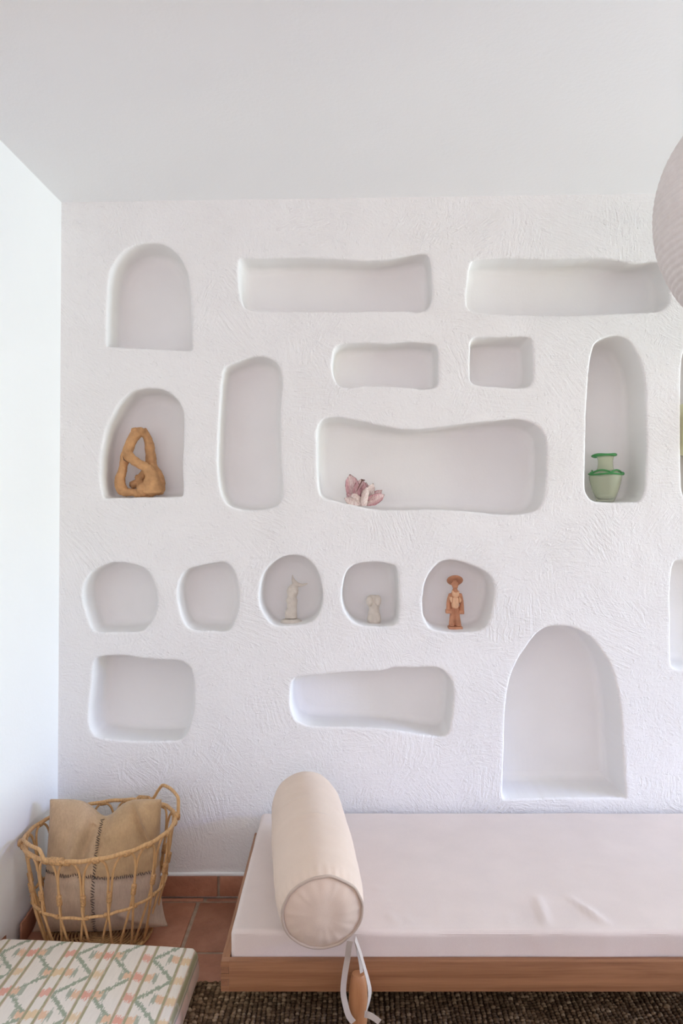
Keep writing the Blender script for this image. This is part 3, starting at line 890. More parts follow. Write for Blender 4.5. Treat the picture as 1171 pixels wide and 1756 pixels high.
# top sheet fine enough to carry the print, sides coarser
def cushion_mesh():
    V, Fc, C = [], [], []
    r = .016; nx, nyy = 262, 288
    xs = np.linspace(-CW, 0, nx); ys = np.linspace(-CD, 0, nyy)
    for i in range(nx):
        for j in range(nyy):
            x_, y_ = xs[i], ys[j]
            ex = max(0, r - min(-x_, x_ + CW)); ey = max(0, r - min(-y_, y_ + CD))
            dd = min(1, math.hypot(ex, ey) / r)
            z = CH - r + r * math.sqrt(max(0, 1 - dd * dd))
            z += .0035 * noise.noise(Vector((x_ * 3, y_ * 3, 1))) + .004 * (1 - abs(2 * (-x_ / CW) - 1) ** 2) * (1 - dd)
            # round the plan corners
            V.append([x_, y_, z]); C.append(ikat_color(-x_, -y_, 0))
    for i in range(nx - 1):
        for j in range(nyy - 1):
            a = i * nyy + j; Fc.append((a, a + nyy, a + nyy + 1, a + 1))
    # boxing strip around the edge
    rim = [(i * nyy) for i in range(nx)] + [((nx - 1) * nyy + j) for j in range(1, nyy)] + [(i * nyy + nyy - 1) for i in range(nx - 2, -1, -1)] + [j for j in range(nyy - 2, 0, -1)]
    rings = [rim]; pink = np.array((.88, .62, .52)); sage = np.array((.40, .40, .29))
    for lv, (zf, out) in enumerate(((.93, .0025), (.88, .0015), (.8, .0030), (.6, .006), (.4, .0065), (.2, .0045), (.08, .001), (0, -.005))):
        ring = []
        for idx_ in rim:
            x_, y_, z_ = V[idx_]
            nx_, ny_ = (x_ + CW / 2) / (CW / 2), (y_ + CD / 2) / (CD / 2)
            dxo = out * (1 if nx_ > .999 else -1 if nx_ < -.999 else 0); dyo = out * (1 if ny_ > .999 else -1 if ny_ < -.999 else 0)
            zz_ = (CH - r) * zf
            wob = .003 * noise.noise(Vector((x_ * 11, y_ * 11, zf * 2)))
            V.append([x_ + dxo + (wob if dxo else 0), y_ + dyo + (wob if dyo else 0), zz_])
            s_ = x_ + y_ * 1.0
            g = noise.noise(Vector((s_ * 22 , zf * 1.5, 4)))
            cc = pink * .95 if g < .12 else pink * .6 + (sage if g > .3 else np.array((.66, .42, .33))) * .4
            if zf > .9: cc = np.array((.80, .66, .50))
            elif zf > .85: cc = sage
            C.append(cc); ring.append(len(V) - 1)
        rings.append(ring)
    n = len(rim)
    for a_, b_ in zip(rings[:-1], rings[1:]):
        for i in range(n): Fc.append((a_[i], b_[i], b_[(i + 1) % n], a_[(i + 1) % n]))
    Fc.append(tuple(rings[-1]))
    # soften the plan corners
    rc = .022
    for p in V:
        for sx_, cx_ in ((1, -rc), (-1, -CW + rc)):
            for sy_, cy_ in ((1, -rc), (-1, -CD + rc)):
                dx_, dy_ = (p[0] - cx_) * sx_, (p[1] - cy_) * sy_
                if dx_ > 0 and dy_ > 0:
                    m_ = max(dx_, dy_); h_ = math.hypot(dx_, dy_)
                    if h_ > 0: p[0] = cx_ + sx_ * dx_ * m_ / h_; p[1] = cy_ + sy_ * dy_ * m_ / h_
    return [fmap(p) for p in V], Fc, C
v, f, c = cushion_mesh()
o = data_obj('cover', v, f, M['ikat'], fc)
at = o.data.color_attributes.new('ikat', 'FLOAT_COLOR', 'POINT')
at.data.foreach_set('color', np.c_[np.clip(np.array(c), 0, 1), np.ones(len(c))].ravel())
bmx = bmesh.new(); bmx.from_mesh(o.data); bmesh.ops.recalc_face_normals(bmx, faces=bmx.faces); bmx.to_mesh(o.data); bmx.free()

# ------------------------------------------------------------------ rattan basket
BC = Vector((-.847, 2.605, .003)); BH = .385
bk = thing('rattan_basket', (BC.x, BC.y, 0), 'round open rattan basket with looped sides and two handles in the corner', 'basket')
def brad(t): return np.interp(t, [0, .12, .3, .5, .75, 1.0], [.174, .188, .206, .225, .243, .257])
def bpt(a, t, dr=0):
    r = brad(t) + dr
    x, y = r * math.cos(a), r * math.sin(a) * (1 - .10 * t)
    return Vector((BC.x + x - .012 * (1 - t), BC.y + y + .03 * (1 - t), BC.z + .008 + t * (BH + .062 * x + .03 * y)))
def ring_pts(t, dr=0, n=64, wob=.0): return [bpt(2 * PI * k / n, t + wob * math.sin(k * 1.7), dr) for k in range(n)]
bm = bmesh.new(); add_tube(bm, ring_pts(1.0, 0, 72, .004), .0072, 8, True); bm_obj('rim', bm, M['rattan'], bk)
bm = bmesh.new(); add_tube(bm, ring_pts(.47, .004, 72, .006), .0050, 8, True); bm_obj('middle_ring', bm, M['rattan'], bk)
bm = bmesh.new(); add_tube(bm, ring_pts(.0, .004, 64), .0062, 8, True); bm_obj('bottom_ring', bm, M['rattan'], bk)
NH = 18; D = 2 * PI / NH
def wrap(a, t, rad, length, along='ring', dr=0):
    b = bmesh.new()
    if along == 'ring':
        n = 6; pts = [bpt(a + length * (k / (n - 1) - .5), t, dr) for k in range(n)]
        rr = [rad] * n
    else:
        n = 6; pts = [bpt(a, t + length * (k / (n - 1) - .5), dr) for k in range(n)]; rr = [rad] * n
    add_tube(b, pts, rr, 10); bm_obj('binding', b, M['rattan_wrap'], bk)
rnd = random.Random(5)
for k in range(NH):
    a0 = k * D + .06
    j = rnd.uniform(-.06, .06) * D
    path = []
    half = [(.02, .985, 0), (.20, .975, .0), (.35, .93, .0), (.44, .85, 0), (.468, .75, .001), (.468, .63, .002), (.52, .47, .001), (.68, .25, .001), (.86, .02, 0)]
    for u, t, dr in reversed(half): path.append((a0 - u * D + j * t, t, dr - .004))
    for u, t, dr in half: path.append((a0 + u * D + j * t, t, dr + (.004 if t < .6 else -.004)))
    pp = [bpt(*q) for q in spline(path, 3)]
    b = bmesh.new(); add_tube(b, pp, .0043, 6); bm_obj('loop_cane', b, M['rattan'], bk)
    wrap(a0 + j, .99, .0100, .075)
    wrap(a0 + .5 * D, .63, .0088, .085, 'v')
    wrap(a0 + .5 * D + rnd.uniform(-.2, .2) * D, .47, .0076, .04, dr=.004)
# bindings' small ties on the middle ring, then the woven bottom
bm = bmesh.new()
for q in range(3, 15):
    r = .012 * q
    add_tube(bm, [Vector((BC.x - .012 + r * math.cos(2 * PI * k / 40), BC.y + .03 + r * math.sin(2 * PI * k / 40), .0115)) for k in range(40)], .0036, 6, True)
bm_obj('bottom_coil', bm, M['rattan'], bk)
for k in range(8):
    a = PI * k / 8; b = bmesh.new()
    add_tube(b, [Vector((BC.x - .012 + s * .178 * math.cos(a), BC.y + .03 + s * .178 * math.sin(a), .0065)) for s in np.linspace(-1, 1, 5)], .0042, 6)
    bm_obj('bottom_spoke', b, M['rattan'], bk)
# two bent cane handles
def handle(ac, w, lift, lean):
    pts_ = []
    for u, z, o_ in ((-1.05, .02, .0), (-.9, .03, .0), (-.64, .06, .0), (-.50, .55, .4), (-.37, .95, .9), (-.26, 1.0, 1.0), (0, .95, 1.0), (.34, .85, .9), (.48, .76, .8), (.57, .5, .4), (.63, .1, .05), (.65, -.25, 0)):
        q = bpt(ac + u * w, 1.0, .010 + o_ * lean); q.z += z * lift + .002; pts_.append(tuple(q))
    pp = [Vector(q) for q in spline(pts_, 4)]
    b = bmesh.new(); add_tube(b, pp, .0062, 8); h = bm_obj('handle', b, M['rattan'], bk)
    for u0, L in ((-.86, .17), (.67, .07)):
        b = bmesh.new(); n = 6
        add_tube(b, [bpt(ac + u0 * w + L * (i / (n - 1) - .5), 1.0, .005) + Vector((0, 0, .003)) for i in range(n)], .0128, 10)
        bm_obj('binding', b, M['rattan_wrap'], h)
handle(R(38), -.64, .062, .004)
handle(R(224), -.62, .026, -.014)

# ------------------------------------------------------------------ hide cushion standing in the basket
pc = thing('hide_cushion', (BC.x, BC.y + .05, .02), 'tan hide patchwork cushion with dark stitched seams standing in the rattan basket', 'cushion')
def cush_pt(u, v, side):
    """u, v in -1..1; side -1 front, +1 back"""
    hw = .208 + .012 * (-v) * (1 if v < 0 else .6) ; zb, zt = .030, .468
    x = hw * u * (1 - .05 * (1 - u * u) * (v ** 4)) 
    x -= .012 * u * (1 - v * v) * .6
    if v < 0: x += (.016 if u > 0 else .024) * u * (v ** 4)
    z = zb + (zt - zb) * (v + 1) / 2
    # the empty top sags between its two ears
    sag = .062 * math.exp(-((u + .02) / .30) ** 2) * max(0, v) ** 2.2
    z -= sag + .018 * (u > .35) * 0
    z += .028 * (u * u) ** 1.5 * (-min(v, 0)) ** 3 * (-.3) + (.02 * max(0, u) * max(0, -v) ** 3)
    e = (max(0, 1 - abs(u) ** 2.6) ** .5) * (max(0, 1 - abs(v) ** 2.6) ** .5)
    th = .088 * e * (1.0 - .32 * max(0, v)) + .004
    th *= 1 - .30 * math.exp(-((u + .04) / .16) ** 2) * max(0, v)
    wr = .009 * noise.noise(Vector((u * 2.1, v * 1.9, side * 3))) + .004 * noise.noise(Vector((u * 5, v * 4, side * 7)))
    # folds: one runs from the right ear, one beside the seam, one at the low right corner
    def fold(u0, v0, u1, v1, amp, wd):
        ax_, ay_ = u1 - u0, v1 - v0; t = max(0, min(1, ((u - u0) * ax_ + (v - v0) * ay_) / (ax_ * ax_ + ay_ * ay_)))
        d_ = math.hypot(u - u0 - ax_ * t, v - v0 - ay_ * t); return amp * math.exp(-(d_ / wd) ** 2)
    if side < 0:
        wr += fold(.52, .95, .88, .30, -.030, .06) + fold(.66, .95, .95, .45, .026, .06) + fold(-.15, .75, -.34, .0, -.026, .08) + fold(-.3, .85, -.48, .2, .016, .1)
        wr += fold(.45, -.6, .95, -.95, .020, .08) + fold(.5, -.78, .95, -1.0, -.016, .05) + fold(-.05, .95, -.05, -.95, -.006, .045) + fold(-.9, -.06, .9, -.10, -.004, .05)
    th = max(.002, th + wr * e)
    lean = .055 * (v + 1) / 2
    y = .005 + lean + side * th + .02 * (1 - (v + 1) / 2) * 0
    return Vector((BC.x - .002 + x - .004, BC.y + y + .012, z))
NU = 72; V = []; Fc = []; C = []
cols = {(0, 1): (.62, .435, .265), (1, 1): (.56, .375, .205), (0, 0): (.64, .475, .335), (1, 0): (.60, .46, .35)}
for side in (-1, 1):
    for i in range(NU + 1):
        for j in range(NU + 1):
            u, w_ = -1 + 2 * i / NU, -1 + 2 * j / NU
            V.append(cush_pt(u, w_, side))
            uu = u + .03 + .012 * noise.noise(Vector((0, w_ * 6, 2))); ww = w_ + .02 + .10 * u * 0 + .015 * noise.noise(Vector((u * 6, 0, 5)))
            if side > 0: uu = -uu
            cc = np.array(cols[(int(uu > 0), int(ww > 0))])
            cc = cc * (1 + .12 * noise.noise(Vector((u * 2.2, w_ * 2.2, side))))
            C.append(cc)
    s0 = 0 if side < 0 else (NU + 1) ** 2
    for i in range(NU):
        for j in range(NU):
            a = s0 + i * (NU + 1) + j; q = (a, a + NU + 1, a + NU + 2, a + 1)
            Fc.append(q if side < 0 else q[::-1])
n1 = (NU + 1) ** 2
edge = [i * (NU + 1) for i in range(NU + 1)] + [NU * (NU + 1) + j for j in range(1, NU + 1)] + [i * (NU + 1) + NU for i in range(NU - 1, -1, -1)] + [j for j in range(NU - 1, 0, -1)]
for i in range(len(edge)):
    a, b = edge[i], edge[(i + 1) % len(edge)]
    Fc.append((b, a, a + n1, b + n1))
o = data_obj('cover', V, Fc, M['hide'], pc)
at = o.data.color_attributes.new('patch', 'FLOAT_COLOR', 'POINT')
at.data.foreach_set('color', np.c_[np.array(C), np.ones(len(C))].ravel())
bm = bmesh.new(); rnd = random.Random(2)
for k in range(46):
    w_ = .96 - 1.9 * k / 45; u0 = -.03 - .012 * noise.noise(Vector((0, w_ * 6, 2)))
    s = rnd.uniform(.022, .038); d = rnd.choice((-1, 1)) * .012
    a = cush_pt(u0 - s, w_ + d, -1) + Vector((0, -.0012, 0)); m_ = cush_pt(u0, w_, -1) + Vector((0, -.0022, 0)); b = cush_pt(u0 + s, w_ - d, -1) + Vector((0, -.0012, 0))
    add_tube(bm, [a, m_, b], [.0009, .0014, .0009], 5)
for k in range(60):
    u = -.95 + 1.9 * k / 59
    w0 = -.02 + .015 * noise.noise(Vector((u * 6, 0, 5)))
    s = rnd.uniform(.016, .035); d = rnd.uniform(-.012, .012)
    a = cush_pt(u + d, w0 - s, -1) + Vector((0, -.0012, 0)); b = cush_pt(u - d, w0 + s, -1) + Vector((0, -.0012, 0))
    add_tube(bm, [a, (a + b) / 2 + Vector((0, -.001, 0)), b], [.0009, .0013, .0009], 5)
props(bm_obj('stitching', bm, M['stitch'], pc), kind='stuff')

# ------------------------------------------------------------------ paper lantern
LR = .30; LC = Vector(((1376 - CX) * 1.6 / F, 1.6, EYE + (CY - 355) * 1.6 / F))
ln = thing('paper_lantern', (LC.x, LC.y, LC.z), 'large white ribbed paper lantern hanging from the ceiling at the right', 'lantern')
prof_ = []; NRIB = 56
for i in range(NRIB * 4 + 1):
    a = R(10) + (PI - R(20)) * i / (NRIB * 4)
    r = LR - .0042 * (1 - abs(math.sin(PI * i / 4)))
    prof_.append((r * math.sin(a), -r * math.cos(a)))
bm = bmesh.new(); add_lathe(bm, LC, prof_, 72)
for v_ in bm.verts:
    d = v_.co - LC; a = math.atan2(d.y, d.x)
    v_.co += d.normalized() * .0025 * noise.noise(Vector((math.cos(a) * 3, math.sin(a) * 3, d.z * 9)))
bm_obj('shade', bm, M['paper'], ln)
bm = bmesh.new(); rt = LR * math.sin(R(10)); add_tube(bm, [LC + Vector((rt * math.cos(2 * PI * k / 32), rt * math.sin(2 * PI * k / 32), LR * math.cos(R(10)))) for k in range(32)], .0022, 6, True)
add_tube(bm, [LC + Vector((-rt, 0, LR * math.cos(R(10)))), LC + Vector((rt, 0, LR * math.cos(R(10))))], .0018, 6)
bm_obj('wire_frame', bm, M['cord'], ln)
bm = bmesh.new(); add_tube(bm, [LC + Vector((0, 0, LR * .98)), Vector((LC.x, LC.y, zc(LC.x) - .02))], .003, 8); bm_obj('cord', bm, M['cord'], ln)
bm = bmesh.new(); add_lathe(bm, (LC.x, LC.y, zc(LC.x) - .035), [(0, 0), (.02, 0), (.045, .012), (.05, .036), (0, .036)], 32); bm_obj('ceiling_rose', bm, M['cord'], ln, True, 40)

# ------------------------------------------------------------------ things in the niches
OY = WY + .075
U = OY / F                                                     # metres per photo unit at the depth of the figures

# 1. looped terracotta sculpture
org = P(240, 853.2, OY); org.z += .0015
sc1 = U / 6.163
def q1(x, y, d=0): return org + Vector(((x - 555) * sc1, d * sc1, (1315 - y) * sc1))
ts = thing('terracotta_sculpture', org, 'ochre terracotta sculpture of entwined looping limbs in a left arched niche', 'sculpture')
bm = bmesh.new()
def limb(pts_, per=5):
    sp_ = spline([(*p[:2], p[2], p[3]) for p in pts_], per)
    add_tube(bm, [q1(s[0], s[1], s[2]) for s in sp_], [s[3] * sc1 for s in sp_], 14)
limb([(430, 1270, 0, 45), (370, 1235, -5, 58), (345, 1140, -5, 56), (372, 1030, 0, 46), (388, 940, 0, 48), (425, 830, 0, 58), (468, 715, 5, 52), (515, 645, 10, 60), (575, 620, 15, 50)])
limb([(575, 620, 15, 55), (622, 680, 40, 44), (642, 780, 60, 50), (652, 900, 70, 58), (665, 1000, 70, 62), (720, 1090, 60, 66), (755, 1190, 30, 62), (745, 1270, 10, 60)])
limb([(420, 830, -10, 52), (475, 910, -40, 52), (560, 965, -60, 48), (640, 1010, -60, 52), (690, 1090, -45, 70), (690, 1180, -30, 95), (690, 1260, -20, 110)])
limb([(390, 1265, -10, 46), (470, 1265, -30, 42), (560, 1275, -20, 45), (660, 1275, 0, 50)])
limb([(440, 1190, 70, 38), (520, 1150, 90, 48), (575, 1060, 90, 46), (640, 1000, 80, 40)])
limb([(500, 1090, 80, 30), (540, 1150, 80, 50), (560, 1240, 60, 55)])
add_ball(bm, q1(600, 1235, -30), (75 * sc1, 70 * sc1, 78 * sc1))
add_ball(bm, q1(575, 615, -18), (42 * sc1, 45 * sc1, 36 * sc1)); add_ball(bm, q1(510, 612, -5), (48 * sc1, 50 * sc1, 34 * sc1))
for v_ in bm.verts: v_.co.z = max(v_.co.z, org.z)
remeshed('body', bm, .0020, M['clay'], ts, 3, .0026, 48)
bm = bmesh.new()
add_tube(bm, [q1(388, 880, -62), q1(405, 925, -60), q1(440, 950, -58)], [.6 * sc1, 5 * sc1, 1 * sc1], 6)
bm_obj('crack', bm, M['stitch'], ts)

# 2. dried pink flower
org = P(620, 868.5, OY); org.z += .001
sc2 = U / 11.71
fl = thing('dried_flower', org, 'dried pink and white flower head with browned petal edges lying in the widest niche', 'flower')
def petal(b, t, w, cup, bend, yb, yt, tint, edge, fold=0, twist=0):
    """b base, t tip in crop units; w width; cup / bend depth of the curl"""
    nu, nv = 16, 22; V, Fc, C = [], [], []
    B_, T_ = Vector((b[0], 0, -b[1])), Vector((t[0], 0, -t[1])); axv = T_ - B_; L = axv.length; axv.normalize()
    sd = Vector((axv.z, 0, -axv.x))
    for j in range(nv + 1):
        v_ = j / nv
        ww = w * (math.sin(PI * min(1, .15 + v_ * .70)) ** .8) * (1 if v_ < .9 else 1 - .45 * ((v_ - .9) / .1) ** 2) * (1 + .10 * noise.noise(Vector((v_ * 6, w * .03, 2))))
        for i in range(nu + 1):
            u_ = -1 + 2 * i / nu
            tip = 1 - .10 * abs(u_) ** 2 * v_
            p = B_ + axv * (L * v_ * tip) + sd * (u_ * ww / 2)
            d = yb + (yt - yb) * v_ + cup * (u_ * u_) * math.sin(PI * min(1, v_ * .9 + .1)) * -1 + bend * math.sin(PI * v_) + fold * abs(u_) + twist * u_ * v_
            rf = 12 * noise.noise(Vector((u_ * 2.2, v_ * 3, w * .01))) * v_ + 7 * noise.noise(Vector((u_ * 7, v_ * 5, w * .02))) * v_
            q = org + Vector(((p.x - 525) * sc2, (d + rf) * sc2, (p.z + 812) * sc2))
            q.z = max(q.z, org.z + .001); V.append(q)
            base = np.array((.86, .76, .70)); pk = np.array(tint); m = min(1, max(0, (.25 + .9 * abs(u_) ** 1.2 + .35 * noise.noise(Vector((u_ * 5, v_ * 2, w * .1))))))
            cc = base * (1 - m) + pk * m
            if v_ > 1 - edge * (1 + .6 * noise.noise(Vector((u_ * 4, 1, w)))) or (abs(u_) > 1 - edge * .7 and v_ > .62): cc = np.array((.16, .09, .075))
            C.append(cc)
    for j in range(nv):
        for i in range(nu):
            a = j * (nu + 1) + i; Fc.append((a, a + 1, a + nu + 2, a + nu + 1))
    n = len(V); th = Vector((0, 5 * sc2, 0))
    V2 = V + [q + th for q in V]; F2 = Fc + [tuple(n + x for x in reversed(g)) for g in Fc]
    ed = [i for i in range(nu + 1)] + [j * (nu + 1) + nu for j in range(1, nv + 1)] + [nv * (nu + 1) + i for i in range(nu - 1, -1, -1)] + [j * (nu + 1) for j in range(nv - 1, 0, -1)]
    for i in range(len(ed)):
        a, c_ = ed[i], ed[(i + 1) % len(ed)]; F2.append((a, a + n, c_ + n, c_))
    o = data_obj('petal', V2, F2, M['petal'], fl)
    at = o.data.color_attributes.new('petal', 'FLOAT_COLOR', 'POINT')
    at.data.foreach_set('color', np.c_[np.array(C + C), np.ones(2 * len(C))].ravel())
PK, RS, CRM = (.70, .42, .43), (.62, .33, .34), (.80, .68, .60)
petal((400, 720), (290, 165), 285, 90, 40, 10, 60, PK, .045)
petal((460, 690), (525, 262), 275, 70, 30, 0, 70, PK, .03)
petal((520, 730), (415, 330), 170, 50, 30, 30, 110, RS, .03)
petal((560, 700), (620, 330), 190, 60, 20, 10, 80, PK, .02)
petal((600, 740), (760, 350), 190, 60, -30, -20, 20, CRM, .02)
petal((600, 760), (940, 485), 170, 60, 10, 10, 40, RS, .03)
petal((590, 770), (985, 580), 210, 70, -20, -30, -10, RS, .035)
petal((560, 770), (880, 700), 120, 40, -20, -10, 0, PK, .03)
petal((540, 815), (640, 420), 150, -40, -60, -110, -50, CRM, .015)
petal((590, 815), (560, 480), 120, -40, -50, -90, -40, CRM, .0)
petal((500, 800), (175, 655), 160, 50, -40, -80, -90, CRM, .01)
petal((480, 790), (330, 560), 210, -50, -60, -60, -70, CRM, .01)
petal((470, 800), (220, 560), 170, 60, -10, -10, 0, PK, .01)
bm = bmesh.new(); add_tube(bm, [org + Vector(((x - 525) * sc2, d * sc2, (812 - y) * sc2)) for x, y, d in ((420, 520, -60), (470, 420, -55), (525, 320, -50), (535, 280, -50))], [4 * sc2, 10 * sc2, 12 * sc2, 20 * sc2], 8)
add_ball(bm, org + Vector(((560 - 525) * sc2, -50 * sc2, (812 - 292) * sc2)), (36 * sc2, 18 * sc2, 14 * sc2), 10)
bm_obj('stamen', bm, plain('brown_stamen', (.16, .085, .07), .8, .1), fl)
bm = bmesh.new(); add_ball(bm, org + Vector((0, 10 * sc2, 95 * sc2)), (150 * sc2, 100 * sc2, 95 * sc2), 16); bm_obj('flower_heart', bm, M['bisque'], fl)

# 3. green glass vase
org = P(1038, 861, OY); org.z += .0015
sc3 = U / 5.487
vs = thing('glass_vase', org, 'small frosted glass vase with a bottle green rim and collar in the tall right niche', 'vase')
outer = [(0, 0), (68, 0), (80, 6), (96, 45), (115, 95), (131, 150), (143, 200), (149, 235), (147, 252), (136, 268), (108, 285), (82, 298), (73, 315), (68, 350), (68, 385), (74, 415), (84, 432), (104, 438)]
inner = [(r - 6, z + 3) for r, z in outer[::-1] if r > 60 and z > 20] + [(60, 26), (0, 24)]
bm = bmesh.new(); add_lathe(bm, org, [(r * sc3, z * sc3) for r, z in outer + inner], 56); bm_obj('vessel', bm, M['vase_glass'], vs)
bm = bmesh.new(); pts = []
for k in range(48):
    a = 2 * PI * k / 48; r = (106 + 10 * math.cos(a - PI) + 4 * math.sin(3 * a)) * sc3
    pts.append(org + Vector((r * math.cos(a), r * math.sin(a), (437 + 5 * math.cos(a) + 3 * math.sin(2 * a)) * sc3)))
add_tube(bm, pts, [(13 + 3 * math.sin(k * .5)) * sc3 for k in range(48)], 10, True); bm_obj('rim', bm, M['green_glass'], vs)
bm = bmesh.new(); pts = []; pt2 = []
for k in range(72):
    a = 2 * PI * k / 72; ca, sa = math.cos(a), math.sin(a)
    pts.append(org + Vector((150 * sc3 * ca, 150 * sc3 * sa, (257 + 4 * math.sin(a * 3)) * sc3)))
    wv = abs(math.sin(a * 2.5 + .75)) ** .6
    r = (146 - 26 * wv) * sc3
    pt2.append(org + Vector((r * ca, r * sa, (266 + 28 * wv) * sc3)))
add_tube(bm, pts, 8.5 * sc3, 8, True); bm_obj('collar', bm, M['green_glass'], vs)
bm = bmesh.new(); add_tube(bm, pt2, 8.5 * sc3, 8, True); bm_obj('wavy_collar', bm, M['green_glass'], vs)
for a in (R(195), R(-20), R(90)):
    bm = bmesh.new(); c_ = org + Vector((150 * sc3 * math.cos(a), 150 * sc3 * math.sin(a), 262 * sc3))
    add_ball(bm, c_, (20 * sc3, 18 * sc3, 18 * sc3), 12); bm_obj('glass_lug', bm, M['green_glass'], vs)

# 4. pale figure with a crescent head
org = P(499, 1070.5, OY); org.z += .001
sc4 = U / 14.64
def q4(x, y, d=0): return org + Vector(((x - 430) * sc4, d * sc4, (1475 - y) * sc4))
f4 = thing('clay_torso', org, 'pale clay torso on a round base with a crescent-shaped top in a round niche', 'figurine')
bm = bmesh.new()
prf = [(1330, 430, 150, 130), (1260, 428, 152, 125), (1180, 430, 150, 120), (1100, 448, 132, 112), (1040, 452, 122, 105), (960, 455, 132, 112), (880, 450, 146, 120), (830, 452, 125, 105), (790, 458, 112, 98), (720, 466, 135, 112), (640, 470, 147, 118), (560, 478, 128, 105), (500, 500, 85, 80), (460, 505, 45, 50)]
rings = []
for y, x, rx, ry in prf:
    rings.append([bm.verts.new(q4(x + rx * math.cos(2 * PI * k / 24), y, ry * math.sin(2 * PI * k / 24))) for k in range(24)])
for a_, b_ in zip(rings[:-1], rings[1:]):
    for k in range(24): bm.faces.new((a_[k], a_[(k + 1) % 24], b_[(k + 1) % 24], b_[k]))
bm.faces.new(rings[0][::-1]); bm.faces.new(rings[-1])
add_ball(bm, q4(420, 610, -80), (70 * sc4, 50 * sc4, 75 * sc4)); add_ball(bm, q4(530, 660, -75), (70 * sc4, 50 * sc4, 75 * sc4))
add_ball(bm, q4(400, 880, -60), (90 * sc4, 70 * sc4, 90 * sc4)); add_ball(bm, q4(380, 1180, -50), (95 * sc4, 80 * sc4, 120 * sc4)); add_ball(bm, q4(500, 1160, -30), (85 * sc4, 90 * sc4, 110 * sc4))
sp_ = spline([(468, 235, -10, 10), (476, 330, -10, 32), (508, 415, -8, 55), (575, 478, -5, 62), (660, 498, 0, 48), (760, 485, 0, 32), (845, 460, 0, 14)], 5)
add_tube(bm, [q4(*s[:3]) for s in sp_], [s[3] * sc4 for s in sp_], 12)
remeshed('torso', bm, .0013, M['bisque'], f4, 3, .0006, 120)
bm = bmesh.new(); add_lathe(bm, q4(430, 1475), [(0, 0), (200 * sc4, 0), (250 * sc4, 14 * sc4), (275 * sc4, 50 * sc4), (262 * sc4, 90 * sc4), (215 * sc4, 120 * sc4), (150 * sc4, 132 * sc4), (0, 135 * sc4)], 40)
for v_ in bm.verts: v_.co.y = org.y + (v_.co.y - org.y) * .85; v_.co += Vector((.001 * noise.noise(v_.co * 40), 0, 0))
bm_obj('round_base', bm, M['bisque'], f4)

# 5. small pale torso
org = P(641, 1069.3, OY); org.z += .001
sc5 = U / 19.52
def q5(x, y, d=0): return org + Vector(((x - 605) * sc5, d * sc5, (1245 - y) * sc5))
f5 = thing('clay_torso', org, 'short pale clay torso without a base in a round-cornered niche', 'figurine')
bm = bmesh.new(); prf = [(1240, 605, 200, 130), (1190, 610, 225, 150), (1080, 612, 235, 160), (960, 612, 215, 150), (860, 612, 185, 130), (760, 610, 172, 115), (660, 605, 190, 125), (540, 600, 225, 130), (430, 598, 235, 125), (350, 600, 215, 105), (300, 610, 150, 80)]
rings = []
for y, x, rx, ry in prf:
    rings.append([bm.verts.new(q5(x + rx * math.cos(2 * PI * k / 24), y, ry * math.sin(2 * PI * k / 24))) for k in range(24)])
for a_, b_ in zip(rings[:-1], rings[1:]):
    for k in range(24): bm.faces.new((a_[k], a_[(k + 1) % 24], b_[(k + 1) % 24], b_[k]))
bm.faces.new(rings[0][::-1]); bm.faces.new(rings[-1])
add_ball(bm, q5(455, 490, -115), (115 * sc5, 100 * sc5, 175 * sc5)); add_ball(bm, q5(738, 470, -115), (112 * sc5, 100 * sc5, 185 * sc5))
add_ball(bm, q5(500, 1060, -100), (110 * sc5, 80 * sc5, 150 * sc5)); add_ball(bm, q5(720, 1060, -100), (110 * sc5, 80 * sc5, 150 * sc5))
remeshed('torso', bm, .0012, M['bisque'], f5, 2, .0003, 100)
bm = bmesh.new(); add_lathe(bm, org + Vector((0, 0, -.001)), [(0, 0), (185 * sc5, 0), (190 * sc5, 12 * sc5), (0, 14 * sc5)], 28); bm_obj('foot', bm, M['bisque_dark'], f5)

# 6. terracotta man with a wide hat
org = P(779.8, 1079.8, OY); org.z += .001
sc6 = U / 11.71
def q6(x, y, d=0): return org + Vector(((x - 465) * sc6, d * sc6, (1400 - y) * sc6))
f6 = thing('terracotta_figurine', org, 'standing terracotta man in a wide-brimmed hat and pale bib in a round niche', 'figurine')
bm = bmesh.new()
def lb(pts_, per=4):
    sp_ = spline(pts_, per); add_tube(bm, [q6(*s[:3]) for s in sp_], [s[3] * sc6 for s in sp_], 12)
lb([(400, 1325, 0, 62), (409, 1200, 0, 56), (416, 1080, 0, 50), (425, 960, 0, 45), (440, 880, 0, 50)])
lb([(533, 1325, 0, 64), (521, 1200, 0, 56), (511, 1080, 0, 50), (505, 960, 0, 45), (495, 880, 0, 50)])
add_ball(bm, q6(400, 1310, -45), (52 * sc6, 60 * sc6, 28 * sc6), 12); add_ball(bm, q6(535, 1310, -45), (54 * sc6, 60 * sc6, 28 * sc6), 12)
lb([(465, 960, 0, 74), (465, 880, 0, 80), (468, 780, 0, 88), (470, 700, 0, 92), (470, 645, 0, 70), (470, 590, 0, 48), (470, 540, 0, 48)])
lb([(385, 690, 0, 44), (355, 780, 0, 46), (338, 870, -5, 44), (335, 950, -15, 46), (335, 1010, -30, 48)])
lb([(560, 690, 0, 46), (585, 780, 0, 46), (598, 870, -5, 44), (602, 950, -15, 45), (600, 1010, -30, 46)])
add_box(bm, q6(278, 1070, -95), q6(398, 995, 30)); add_box(bm, q6(535, 1082, -95), q6(640, 1008, 30))
for i in range(4):
    add_ball(bm, q6(292 + 29 * i, 1032, -96), (15 * sc6, 22 * sc6, 36 * sc6), 8); add_ball(bm, q6(549 + 26 * i, 1045, -96), (14 * sc6, 22 * sc6, 36 * sc6), 8)
